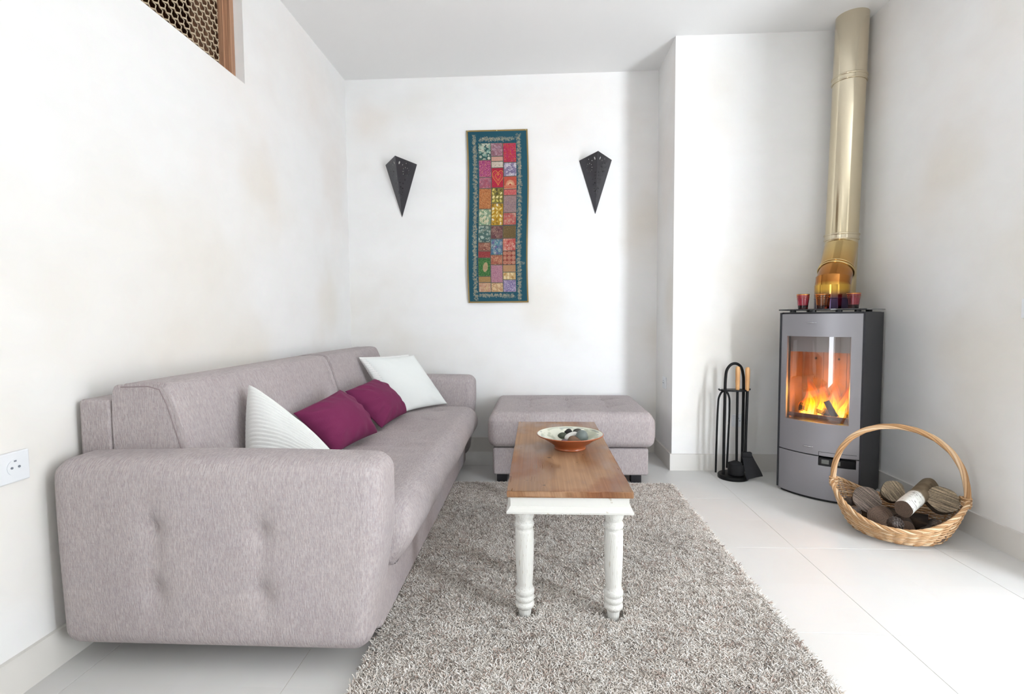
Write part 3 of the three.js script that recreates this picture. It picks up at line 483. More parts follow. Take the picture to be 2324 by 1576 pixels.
    if (p.kind === 'plain') for (let i = 0; i < area / 40; i++) { g.fillStyle = pick(); g.globalAlpha = 0.5; g.fillRect(x + r() * W, y + r() * Hh, 2 + 7 * r(), 1.6); } g.globalAlpha = 1;
    for (let i = 0; i < area / 130; i++) { g.globalAlpha = 0.6; bead(x + r() * W, y + r() * Hh, 0.8 + 1.3 * r(), r() < 0.5 ? '#e3d2ad' : p.dots[0]); } g.globalAlpha = 1;
    g.strokeStyle = '#8f7a55'; g.lineWidth = 5; g.setLineDash([5, 3]); g.strokeRect(x + 1, y + 1, W - 2, Hh - 2); g.setLineDash([]); g.restore();
  }
  const map = new THREE.CanvasTexture(cv); map.colorSpace = THREE.SRGBColorSpace; map.anisotropy = 4;
  const cloth = std({ map, color: '#d9d4ce', roughness: 0.85 }), edge = std({ color: '#8b7443', roughness: 0.6, metalness: 0.2 });
  const wave = (x, y) => 0.012 + 0.005 * Math.sin(y * 7 + x * 4) * smooth(0.62, 0.3, y) + 0.006 * Math.sin(x * 14 + y * 2.2) * smooth(1.25, 0.6, y);
  const sway = (y) => -0.006 * Math.sin(y * 5.2);
  const sheet = (x0, x1, y0, y1, za, zb) => {                        // block of cloth following the hanging's own waves; x in 0..w, y in 0..h
    const nx = Math.max(2, Math.round((x1 - x0) / 0.03)), ny = Math.max(2, Math.round((y1 - y0) / 0.03));
    const b = new THREE.BoxGeometry(1, 1, 1, nx, ny, 1), p = b.attributes.position, uv = b.attributes.uv;
    for (let i = 0; i < p.count; i++) { const x = lerp(x0, x1, p.getX(i) + 0.5), y = lerp(y0, y1, p.getY(i) + 0.5); p.setXYZ(i, x - w / 2 + sway(y), y, wave(x, y) + (p.getZ(i) > 0 ? zb : za)); uv.setXY(i, x / w, y / h); }
    b.computeVertexNormals(); return b;
  };
  part('backing_cloth', sheet(0, w, 0, h, -0.001, 0.002), cloth, hang, 'teal cloth with silver embroidery');
  const e = 0.010; for (const [a, b, c, d] of [[0, e, 0, h], [w - e, w, 0, h], [e, w - e, h - e, h], [e, w - e, 0, e]]) part('edging', sheet(a, b, c, d, -0.002, 0.0042), edge, hang, 'gold braided edging');
  for (const p of P) part('patch', sheet((p.x0 - 147) / 503 * w, (p.x1 - 147) / 503 * w, h - (p.y1 - 92) / 1405 * h, h - (p.y0 - 92) / 1405 * h, 0.001, 0.0042), cloth, hang);
  for (const x of [0.012, w / 2, w - 0.012]) part('pin', (() => { const q = new THREE.SphereGeometry(0.004, 10, 8); q.translate(x - w / 2 + sway(h - 0.006), h - 0.006, wave(x, h) + 0.006); return q; })(), std({ color: '#d8c48a', metalness: 0.7, roughness: 0.3 }), hang);
}

// ------------------------------------------------------------------ pierced metal sconces
function sconce(cx, label, seed) {
  const s = thing('wall_sconce', label, 'sconce', [cx, 1.757, ZB]);
  const metal = std({ color: '#4a494d', roughness: 0.36, metalness: 0.85 });
  const T = V(0, 0, 0.004), F = V(0, 0.395, 0.165);
  const r = rng(seed);
  for (const sx of [-1, 1]) {
    const E = V(sx * 0.117, 0.380, 0.004);
    const ex = F.clone().sub(T), L = ex.length(); ex.normalize(); const ev = E.clone().sub(T), u = ev.dot(ex), ey = ev.clone().addScaledVector(ex, -u), hgt = ey.length(); ey.normalize(); const ez = ex.clone().cross(ey);
    const sh = new THREE.Shape([new THREE.Vector2(0, 0), new THREE.Vector2(L, 0), new THREE.Vector2(u, hgt)]);
    const hole = (a, b, q, k = 1, rot = 0) => { const path = new THREE.Path(); const n = 8; for (let i = 0; i < n; i++) { const t = -i / n * 6.283, X = Math.cos(t) * q * k, Y = Math.sin(t) * q; const c = Math.cos(rot), d = Math.sin(rot); i ? path.lineTo(a + X * c - Y * d, b + X * d + Y * c) : path.moveTo(a + X * c - Y * d, b + X * d + Y * c); } sh.holes.push(path); };
    // flower of slots near the top, a ring of round holes, a diamond of holes below
    const half = (x) => hgt * x / u;
    hole(L * 0.885, hgt * 0.16, 0.0060, 1.9, 0.5); hole(L * 0.845, hgt * 0.30, 0.0040); hole(L * 0.86, hgt * 0.48, 0.0036);
    for (let k = 0; k < 9; k++) { const a = k / 9 * 6.283; hole(L * 0.73 + Math.cos(a) * 0.028, hgt * 0.42 + Math.sin(a) * 0.028, 0.0034, 1.35, a); }
    for (const [x, y] of [[0.74, 0.40], [0.62, 0.12], [0.57, 0.10], [0.55, 0.30], [0.60, 0.42], [0.50, 0.14], [0.47, 0.28], [0.44, 0.10], [0.41, 0.22], [0.38, 0.08], [0.36, 0.18], [0.32, 0.10], [0.67, 0.10]]) hole(L * x, half(L * x) * y * (x < 0.7 ? 1.1 : 0.85), 0.0026 + 0.0014 * r(), 1 + r() * 0.7, r() * 3);
    const g = new THREE.ExtrudeGeometry(sh, { depth: 0.0014, bevelEnabled: false }); g.translate(0, 0, -0.0007);
    g.applyMatrix4(new THREE.Matrix4().makeBasis(ex, ey, ez).setPosition(T)); if (new THREE.Matrix4().makeBasis(ex, ey, ez).determinant() < 0) g.scale(1, 1, 1);
    part('panel', g, metal, s);
  }
  part('ridge', sweep([T, F], 0.0022, 8), metal, s);
  part('wall_plate', bx(-0.03, 0.03, 0.20, 0.30, 0.0, 0.004), metal, s);
}
sconce(-0.991, 'dark pierced metal wall sconce between the hanging and the sofa wall', 3);
sconce(0.430, 'dark pierced metal wall sconce between the hanging and the chimney breast', 8);

// ------------------------------------------------------------------ stove in the corner
const SA = -Math.PI / 4, SC = [1.536, 0, -2.824];
const stoveW = (x, z) => [SC[0] + (x - z) * Math.SQRT1_2, SC[2] + (x + z) * Math.SQRT1_2];   // stove axes (x right, z front) to the room
{
  const s = thing('wood_stove', 'tall curved-front grey wood stove with a lit fire in the corner', 'stove', SC, SA);
  const W = 0.40, hw = W / 2, D = 0.36, B = 0.052, R = (hw * hw + B * B) / (2 * B), arcZ = (x) => Math.sqrt(R * R - x * x) - (R - B);
  const curved = (x0, x1, y0, y1, off, th, n = 16) => {               // block of the curved front between x0..x1, y0..y1
    const b = new THREE.BoxGeometry(1, 1, 1, n, 1, 1), p = b.attributes.position, nn = b.attributes.normal;
    for (let i = 0; i < p.count; i++) { const x = lerp(x0, x1, p.getX(i) + 0.5), y = lerp(y0, y1, p.getY(i) + 0.5), f = p.getZ(i) > 0; const a = Math.asin(x / R), rr = R + off - (f ? 0 : th); p.setXYZ(i, Math.sin(a) * rr, y, Math.cos(a) * rr - (R - B)); const q = Math.abs(nn.getZ(i)) > 0.5 ? [Math.sin(a) * nn.getZ(i), 0, Math.cos(a) * nn.getZ(i)] : [nn.getX(i), nn.getY(i), 0]; nn.setXYZ(i, ...q); }
    return b;
  };
  const outline = (grow) => { const sh = new THREE.Shape(); sh.moveTo(-hw - grow, -D - grow); for (let i = 0; i <= 20; i++) { const x = lerp(-hw, hw, i / 20); sh.lineTo(x * (1 + grow / hw), arcZ(x) + grow); } sh.lineTo(hw + grow, -D - grow); sh.closePath(); return sh; };
  const slab = (grow, y0, y1, bev = 0) => { const g = new THREE.ExtrudeGeometry(outline(grow), { depth: y1 - y0 - 2 * bev, bevelEnabled: bev > 0, bevelSize: bev, bevelThickness: bev, bevelSegments: 2 }); g.rotateX(Math.PI / 2); g.translate(0, y1 - bev, 0); return toCreasedNormals(g, 0.6); };
  part('plinth', slab(-0.012, 0, 0.02), M.stoveBlack, s);
  part('side_panel', bx(-hw - 0.006, -hw + 0.004, 0.02, 1.02, -D, 0.004), M.stoveDark, s); part('side_panel', bx(hw - 0.004, hw + 0.006, 0.02, 1.02, -D, 0.004), M.stoveDark, s);
  part('back_panel', bx(-hw - 0.006, hw + 0.006, 0.02, 1.02, -D - 0.006, -D + 0.004), M.stoveDark, s);
  part('inner_base', bx(-hw + 0.005, hw - 0.005, 0.03, 0.385, -D + 0.005, -0.002), M.stoveBlack, s); part('inner_head', bx(-hw + 0.005, hw - 0.005, 0.926, 1.008, -D + 0.005, -0.002), M.stoveBlack, s);
  for (const k of [-1, 1]) part('inner_cheek', bx(Math.min(k * 0.1935, k * 0.1955), Math.max(k * 0.1935, k * 0.1955), 0.385, 0.926, -D + 0.005, -0.002), M.stoveBlack, s);
  part('top_cover', slab(-0.004, 1.008, 1.022), M.stoveDark, s);
  for (const [x, z] of [[-0.14, 0.0], [-0.03, 0.03], [0.09, 0.02], [-0.15, -0.3], [0.15, -0.3], [0.165, -0.02]]) part('spacer', (() => { const g = new THREE.CylinderGeometry(0.016, 0.016, 0.012, 18); g.translate(x, 1.027, z); return g; })(), M.stoveBlack, s);
  part('top_plate', slab(0.010, 1.032, 1.039, 0.001), phys({ color: '#1b1b1f', roughness: 0.12, metalness: 0.2, clearcoat: 0.6 }), s, 'thin dark top plate');
  const wx0 = -0.160, wx1 = 0.150, wy0 = 0.425, wy1 = 0.890;
  const door = part('door', join([curved(-hw, wx0, 0.250, 1.012, 0, 0.012, 5), curved(wx1, hw, 0.250, 1.012, 0, 0.012, 5), curved(wx0, wx1, wy1, 1.012, 0, 0.012), curved(wx0, wx1, 0.250, wy0, 0, 0.012)]), M.stoveGrey, s, 'silver-grey curved door');
  part('glass', curved(wx0, wx1, wy0, wy1, -0.002, 0.004, 24), phys({ color: '#ffffff', roughness: 0.0, transmission: 1, thickness: 0, ior: 1.6 }), door, 'curved clear fire glass');
  part('lower_panel', join([curved(-hw, 0.02, 0.014, 0.244, 0, 0.012, 10), curved(0.02, 0.185, 0.014, 0.196, 0, 0.012, 8), curved(0.185, hw, 0.014, 0.244, 0, 0.012, 2)]), M.stoveGrey, s, 'silver-grey lower panel');
  const lip = (y, w) => { const g = new THREE.SphereGeometry(1, 20, 10); g.scale(w, 0.0042, 0.012); g.translate(-0.03, y, arcZ(-0.03)); return g; };
  part('handle', lip(0.965, 0.028), M.chrome, door, 'polished lens-shaped grip'); part('handle', lip(0.292, 0.028), M.chrome, door, 'polished lens-shaped grip');
  part('control_slot', curved(0.021, 0.184, 0.197, 0.238, -0.004, 0.014, 8), M.stoveBlack, s, 'black control slot');
  for (const [a, b] of [[0.036, 0.070], [0.088, 0.12]]) part('control_button', curved(a, b, 0.208, 0.230, -0.001, 0.006, 3), std({ color: '#6f706c', roughness: 0.4 }), s);
  part('flap_outline', join([curved(0.021, 0.186, 0.2700, 0.2716, 0.0012, 0.002, 8), curved(0.021, 0.0226, 0.25, 0.2716, 0.0012, 0.002, 1)]), M.stoveBlack, s);
  // firebox: refractory panels on five sides, baffle at the top
  const nB = fbm(171, 6, 6, 4), fireClay = std({ map: tex(256, 256, (u, v) => { const k = nB(u, v) - 0.5; return [0.44 + 0.3 * k, 0.34 + 0.26 * k, 0.29 + 0.24 * k]; }), roughness: 0.95 });
  const fx = 0.172, fz = -0.27, fy0 = 0.405, fy1 = 0.925;
  for (const [a, b] of [[-fx, -0.06], [-0.058, 0.058], [0.06, fx]]) part('refractory_panel', bx(a, b, fy0, 0.80, fz - 0.02, fz), fireClay, s);
  part('refractory_panel', bx(-fx - 0.02, -fx, fy0, fy1, fz - 0.02, -0.001), fireClay, s); part('refractory_panel', bx(fx, fx + 0.02, fy0, fy1, fz - 0.02, -0.001), fireClay, s);
  part('door_gasket', join([curved(-hw + 0.004, wx0, 0.40, 0.925, -0.0122, 0.016, 4), curved(wx1, hw - 0.004, 0.40, 0.925, -0.0122, 0.016, 4), curved(wx0, wx1, 0.385, wy0, -0.0122, 0.03, 12), curved(wx0, wx1, wy1, 0.93, -0.0122, 0.03, 12)]), M.stoveBlack, s, 'black seal around the fire glass');
  part('hearth_plate', bx(-fx, fx, fy0 - 0.02, fy0, fz, -0.001), fireClay, s);
  part('baffle', join([bx(-fx, fx, 0.80, 0.83, fz, -0.06), bx(-fx, fx, fy1 - 0.01, fy1, fz, -0.004), bx(-fx, fx, 0.83, fy1 - 0.01, -0.085, -0.06)]), std({ color: '#77777a', roughness: 0.8 }), s, 'grey baffle plate');
  for (const [x, y] of [[-0.10, 0.75], [0.02, 0.75], [-0.12, 0.52], [0.13, 0.50]]) part('air_hole', (() => { const g = new THREE.CylinderGeometry(0.006, 0.006, 0.006, 12); g.rotateX(Math.PI / 2); g.translate(x, y, fz + 0.001); return g; })(), M.stoveBlack, s);
  part('log_guard', (() => { const g = softBox(0.315, 0.022, 0.012, 0.004, [4, 1, 1], null, 2); g.translate(-0.004, 0.448, -0.006); return g; })(), std({ color: '#4b2e22', roughness: 0.7, metalness: 0.3 }), s);
}
{ // burning logs and flames, resting on the hearth plate
  const nB = tileNoise(181, 30, 12), char = std({ map: tex(128, 128, (u, v) => { const k = nB(u, v); return [0.12 + 0.08 * k, 0.08 + 0.05 * k, 0.06 + 0.04 * k]; }), roughness: 0.95 });
  const put = (o, x, y, z) => { const [X, Z] = stoveW(x, z); o.position.set(X, y, Z); };
  [['charred split log lying across the stove hearth', 0.27, 0.024, 0, -0.13, 0.15], ['charred short log tipped up among the flames', 0.095, 0.015, 0.035, -0.085, 1.1]].forEach(([label, len, r, x, z, tip], i) => {
    const g = new THREE.CylinderGeometry(r, r * 1.1, len, 14, 6), p = g.attributes.position, q = rng(i + 4); for (let k = 0; k < p.count; k++) { const a = 1 + 0.16 * Math.sin(k * 2.3); p.setX(k, p.getX(k) * a); p.setZ(k, p.getZ(k) * a); } g.computeVertexNormals();
    g.rotateZ(Math.PI / 2 - tip); const lg = solo('burning_log', label, 'log', g, char); lg.rotation.y = SA; put(lg, x, 0.436 + (tip > 1 ? 0.05 : 0.02), z);
  });
  // a flame is a hollow tongue whose glow runs from yellow-white at the root to deep orange at the tip
  const tongue = (h, r, lean, seed) => {
    const q = rng(seed), a1 = q() * 6, a2 = q() * 6, pts = [], seg = 14, rings = 22, pos = [], uv = [], idx = [];
    for (let i = 0; i <= rings; i++) { const t = i / rings, rad = r * Math.pow(Math.sin(Math.PI * Math.pow(t * 0.96 + 0.04, 0.55)), 0.9) * (1 - 0.25 * t), cx = lean * t * t * h + 0.012 * Math.sin(t * 7 + a1) * t, cz = 0.01 * Math.sin(t * 6 + a2) * t;
      for (let j = 0; j <= seg; j++) { const a = j / seg * 6.283, k = 1 + 0.18 * Math.sin(a * 3 + a1 + t * 4); pos.push(cx + Math.cos(a) * rad * k, t * h, cz + Math.sin(a) * rad * 0.55 * k); uv.push(j / seg, t); } }
    for (let i = 0; i < rings; i++) for (let j = 0; j < seg; j++) { const a = i * (seg + 1) + j; idx.push(a, a + seg + 1, a + 1, a + 1, a + seg + 1, a + seg + 2); }
    const g = new THREE.BufferGeometry(); g.setAttribute('position', new THREE.Float32BufferAttribute(pos, 3)); g.setAttribute('uv', new THREE.Float32BufferAttribute(uv, 2)); g.setIndex(idx); g.computeVertexNormals(); return g;
  };
  const nF = tileNoise(191, 10, 5);
  const glow = tex(64, 128, (u, v) => { const k = clamp(v + 0.25 * (nF(u, v) - 0.5)); return [1, lerp(0.86, 0.46, smooth(0.1, 0.95, k)), lerp(0.42, 0.03, smooth(0, 0.6, k))]; });
  const fade = (k) => tex(64, 128, (u, v) => clamp(k * (0.75 + 0.7 * (nF(u + 0.3, v) - 0.5)) * smooth(1.0, 0.35, v) * smooth(0, 0.06, v)), false);
  const fmat = (k, power, tintc) => std({ color: '#000000', emissive: tintc, emissiveMap: glow, emissiveIntensity: power, alphaMap: fade(k), transparent: true, opacity: 1, side: THREE.DoubleSide, roughness: 1, depthWrite: false });
  const veil = fmat(0.20, 2.4, '#ffb06a'), mid = fmat(0.34, 3.8, '#ffdcb0'), core = fmat(0.7, 6.5, '#ffffff');
  [[-0.10, -0.12, 0.16, 0.022, 0.05, 'short orange flame at the hinge side of the fire'], [-0.065, -0.10, 0.225, 0.032, -0.04, 'tall yellow flame rising in the left half of the fire'], [-0.03, -0.12, 0.20, 0.030, 0.10, 'broad yellow flame beside the tall flame'], [0.002, -0.15, 0.17, 0.026, -0.1, 'flame rising behind the tipped-up charred log'], [0.04, -0.12, 0.215, 0.028, 0.02, 'tall flame rising above the tipped-up charred log'], [0.082, -0.11, 0.20, 0.030, 0.16, 'leaning flame on the control-slot side of the fire'], [0.118, -0.13, 0.12, 0.020, 0.25, 'small flame at the end of the lying log'], [-0.125, -0.14, 0.10, 0.018, 0.1, 'small low flame against the firebox cheek']].forEach(([x, z, h, r, l, label], i) => {
    const [X, Z] = stoveW(x, z), f = thing('flame', label, 'flame', [X, 0.425, Z], SA, 'flames in the stove');
    part('veil', tongue(h * 1.12, r * 1.35, l, i + 1), veil, f); part('body', tongue(h, r, l, i + 1), mid, f); part('core', tongue(h * 0.72, r * 0.55, l, i + 1), core, f, 'bright yellow core');
  });
  const [lx, lz] = stoveW(-0.01, -0.10), fire = new THREE.PointLight(new THREE.Color().setRGB(1, 0.36, 0.06), 0.8, 0, 2); fire.position.set(lx, 0.56, lz); fire.castShadow = true; fire.shadow.radius = 2.5; scene.add(fire);
}

// ------------------------------------------------------------------ flue pipe: heat-tinted steel, purple at the stove to pale gold above
{
  const p = thing('flue_pipe', 'heat-tinted golden steel flue pipe rising from the stove to the ceiling', 'pipe', [1.68, 1.039, -2.98]);
  const o = V(1.68, 1.039, -2.98), at = (x, y, z) => V(x, y, z).sub(o), R = 0.0865;
  const tints = [[0, [0.028, 0.021, 0.040]], [0.050, [0.046, 0.030, 0.060]], [0.075, [0.16, 0.08, 0.05]], [0.105, [0.50, 0.29, 0.05]], [0.135, [0.52, 0.31, 0.06]], [0.16, [0.33, 0.13, 0.03]], [0.22, [0.42, 0.18, 0.05]], [0.27, [0.50, 0.30, 0.10]], [0.36, [0.60, 0.44, 0.20]], [0.55, [0.64, 0.54, 0.34]], [0.9, [0.66, 0.58, 0.42]], [2, [0.66, 0.59, 0.46]]];
  const tint = (d) => { for (let i = 0; i < tints.length - 1; i++) if (d <= tints[i + 1][0]) { const t = (d - tints[i][0]) / (tints[i + 1][0] - tints[i][0]); return tints[i][1].map((c, k) => lerp(c, tints[i + 1][1][k], clamp(t))); } return tints[tints.length - 1][1]; };
  const tube = (name, a, b, r, d0, d1, n = 24) => { const pts = []; for (let i = 0; i <= n; i++) pts.push(a.clone().lerp(b, i / n)); return part(name, sweep(pts, r, 48, false, f => tint(lerp(d0, d1, f))), M.tinted, p); };
  const ring = (c, dir, r, th, d) => { const g = new THREE.TorusGeometry(r, th, 12, 56), col = new Float32Array(g.attributes.position.count * 3); const t = tint(d); for (let i = 0; i < col.length; i++) col[i] = t[i % 3]; g.setAttribute('color', new THREE.BufferAttribute(col, 3)); g.applyQuaternion(new THREE.Quaternion().setFromUnitVectors(V(0, 0, 1), dir.clone().normalize())); g.translate(c.x, c.y, c.z); return part('joint_ring', g, M.tinted, p); };
  const A = at(1.68, 1.039, -2.98), Bp = at(1.68, 1.155, -2.98), T0 = at(1.812, 1.115, -3.147), T1 = at(1.861, 2.757, -3.173), axis = T1.clone().sub(T0).normalize(), yAt = (y) => T0.clone().lerp(T1, (y - 1.115) / (2.757 - 1.115));
  const J = yAt(1.415);
  tube('stub', A, at(1.68, 1.175, -2.98), R + 0.002, 0, 0.13);
  const dir = J.clone().sub(Bp).normalize(), mid = Bp.clone().lerp(J, 0.38);
  // mitred elbow: two short turned segments, then the inclined branch
  const e1 = Bp.clone().add(V(0, 0.015, 0)), bend = dir.clone().add(V(0, 1, 0)).normalize(), e2 = e1.clone().addScaledVector(bend, 0.05);
  tube('elbow', at(1.68, 1.14, -2.98), e2, R, 0.12, 0.20, 10); tube('elbow', e1, mid.clone().addScaledVector(dir, 0.01), R, 0.17, 0.26, 12);
  tube('branch', mid, J, R, 0.26, 0.42); ring(at(1.68, 1.098, -2.98), V(0, 1, 0), R + 0.001, 0.003, 0.05);
  ring(mid, dir, R + 0.002, 0.006, 0.36); ring(mid.clone().addScaledVector(dir, 0.018), dir, R + 0.001, 0.0035, 0.4);
  tube('main_pipe', T0, T1, R - 0.001, 0.42, 2.0, 60);
  tube('end_cap', T0.clone().addScaledVector(axis, -0.012), T0.clone().addScaledVector(axis, 0.006), R + 0.003, 0.6, 0.6, 2);
  for (const y of [1.452, 2.372]) { ring(yAt(y), axis, R + 0.001, 0.0045, 1.2); ring(yAt(y + 0.028), axis, R + 0.001, 0.006, 1.2); tube('joint_sleeve', yAt(y), yAt(y + 0.028), R + 0.0025, 1.4, 1.4, 2); }
  part('bolt', (() => { const g = new THREE.CylinderGeometry(0.008, 0.008, 0.012, 6); const q = yAt(1.425).add(V(-0.045, 0, 0.074)); g.rotateX(Math.PI / 2); g.translate(q.x, q.y, q.z); return g; })(), M.chrome, p);
}

// ------------------------------------------------------------------ tea glasses on the stove
function teaGlass(x, z, color, deep, label) {
  const g = thing('tea_glass', label, 'glass', [x, 1.0395, z]);
  const outer = [[0, 0], [0.0235, 0], [0.0245, 0.003], [0.0255, 0.02], [0.0325, 0.082], [0.0322, 0.084], [0.0305, 0.083], [0.0235, 0.022], [0.0215, 0.014], [0, 0.012]];
  part('tumbler', lathe(outer, 36), phys({ color, roughness: 0.05, transmission: 1, thickness: 0.004, ior: 1.5, attenuationColor: new THREE.Color(deep), attenuationDistance: 0.014 }), g);
  const gold = std({ color: '#c48a45', roughness: 0.3, metalness: 0.9 });
  part('gilt_band', lathe([[0.0329, 0.078], [0.0333, 0.0815], [0.0329, 0.0815]], 36), gold, g, 'gilt rim line');
  const dots = []; for (let i = 0; i < 14; i++) { const a = i / 14 * 6.283; for (const [y, s] of [[0.068, 0.0022], [0.058, 0.0014]]) { const r = lerp(0.0255, 0.0325, (y - 0.02) / 0.062) + 0.0003; const b = new THREE.SphereGeometry(s, 6, 5); b.translate(Math.cos(a + y * 40) * r, y, Math.sin(a + y * 40) * r); dots.push(b); } }
  const m = part('gilt_pattern', join(dots), gold, g); m.userData.kind = 'stuff';
}
teaGlass(1.494, -2.93, '#f3b3bb', '#a01c3c', 'ruby tea glass standing alone near the stove top edge');
teaGlass(1.572, -2.885, '#f7d09a', '#d0761a', 'amber tea glass in front of the flue stub');
teaGlass(1.700, -2.815, '#f3b3bb', '#a01c3c', 'ruby tea glass beside the flue on the wall side');

// ------------------------------------------------------------------ fireside tools
{
  const X = 1.215, Z = -3.165, base = [X, 0, Z];
  const st = thing('tool_stand', 'black iron fireside tool stand with a round base and hooped frame', 'tool stand', base);
  part('base', lathe([[0, 0], [0.088, 0], [0.09, 0.004], [0.09, 0.018], [0.086, 0.024], [0, 0.026]], 44), M.iron, st);
  part('hoop', sweep(curve([[-0.060, 0.024, 0.004], [-0.060, 0.2, 0.004], [-0.058, 0.5, 0.004], [-0.056, 0.62, 0.004], [-0.048, 0.675, 0.004], [-0.022, 0.708, 0.004], [0.010, 0.712, 0.0], [0.040, 0.69, -0.006], [0.056, 0.64, -0.012], [0.06, 0.58, -0.014], [0.06, 0.30, -0.014], [0.06, 0.024, -0.014]], 90), 0.0085, 12), M.iron, st);
  part('hook_plate', (() => { const sh = new THREE.Shape(); sh.absellipse(0, 0, 0.082, 0.040, 0, 6.283); const g = new THREE.ExtrudeGeometry(sh, { depth: 0.006, bevelEnabled: true, bevelSize: 0.002, bevelThickness: 0.002, bevelSegments: 2 }); g.rotateX(-Math.PI / 2); g.translate(0, 0.545, 0); return g; })(), M.iron, st);
  for (const s of [-1, 1]) part('hook', sweep(curve([[s * 0.078, 0.548, 0], [s * 0.09, 0.550, 0], [s * 0.095, 0.557, 0]], 10), 0.005, 8), M.iron, st);
  part('brush_cup', lathe([[0, 0.026], [0.046, 0.026], [0.049, 0.03], [0.050, 0.092], [0.047, 0.094], [0.045, 0.09], [0.044, 0.034], [0, 0.034]], 36).translate(0.014, 0, 0.012), M.ironRough, st);
  const grip = lathe([[0, 0], [0.008, 0], [0.0115, 0.006], [0.012, 0.03], [0.0135, 0.055], [0.0125, 0.07], [0.0135, 0.10], [0.0140, 0.13], [0.0120, 0.142], [0.006, 0.147], [0, 0.148]], 24);
  const nG = tileNoise(201, 30, 4), pine = std({ map: tex(128, 128, (u, v) => { const k = nG(u, v) - 0.5; return [0.83 + 0.10 * k, 0.63 + 0.12 * k, 0.42 + 0.12 * k]; }), roughness: 0.5 });
  // brush
  const br = thing('hearth_brush', 'hearth brush with a turned pale wood handle hanging in its cup', 'brush', [X + 0.008, 0, Z + 0.018]);
  part('shaft', sweep([V(0.006, 0.09, 0), V(0.004, 0.3, 0), V(0.004, 0.552, 0)], 0.0075, 12), M.iron, br); const h1 = part('handle', grip, pine, br, 'pale turned wooden grip'); h1.position.set(0.004, 0.55, 0);
  part('bristles', lathe([[0, 0.036], [0.036, 0.036], [0.04, 0.05], [0.036, 0.10], [0.012, 0.112], [0, 0.112]], 24), M.ironRough, br);
  // shovel
  const sv = thing('hearth_shovel', 'black hearth shovel with a pale wood handle hanging on the stand', 'shovel', [X + 0.07, 0, Z + 0.02]);
  const h2 = part('handle', grip, pine, sv, 'pale turned wooden grip'); h2.position.set(0.0, 0.545, 0);
  part('shaft', sweep([V(0, 0.547, 0), V(-0.006, 0.3, 0.004), V(-0.010, 0.155, 0.012)], 0.0085, 12), M.iron, sv);
  const pan = (() => { const g = softBox(0.092, 0.150, 0.004, 0.0015, [8, 8, 1], p => { p.x *= lerp(1.02, 0.62, smooth(-0.075, 0.075, p.y)); p.z += 6.5 * p.x * p.x; }, 2); return g; })();
  const pn = part('pan', pan, M.ironRough, sv); pn.position.set(0.013, 0.092, 0.032); pn.rotation.set(-0.18, -0.25, 0.27);
  part('pan_back', (() => { const g = softBox(0.058, 0.03, 0.028, 0.004, [2, 2, 2], null, 2); return g; })(), M.ironRough, sv).position.set(-0.007, 0.158, 0.022);
  // fork: two long tines joined by a bow, hung at the side
  const fk = thing('log_tongs', 'black two-pronged log tongs hanging at the side of the tool stand', 'tongs', [X - 0.074, 0, Z - 0.01]);
  part('bow', sweep(curve([[-0.028, 0.03, 0], [-0.026, 0.2, 0], [-0.020, 0.45, 0], [-0.014, 0.505, 0], [0.006, 0.538, 0], [0.03, 0.536, 0], [0.046, 0.505, 0], [0.050, 0.44, 0], [0.044, 0.2, 0.0], [0.040, 0.06, 0]], 80), 0.0062, 10), M.iron, fk);
}

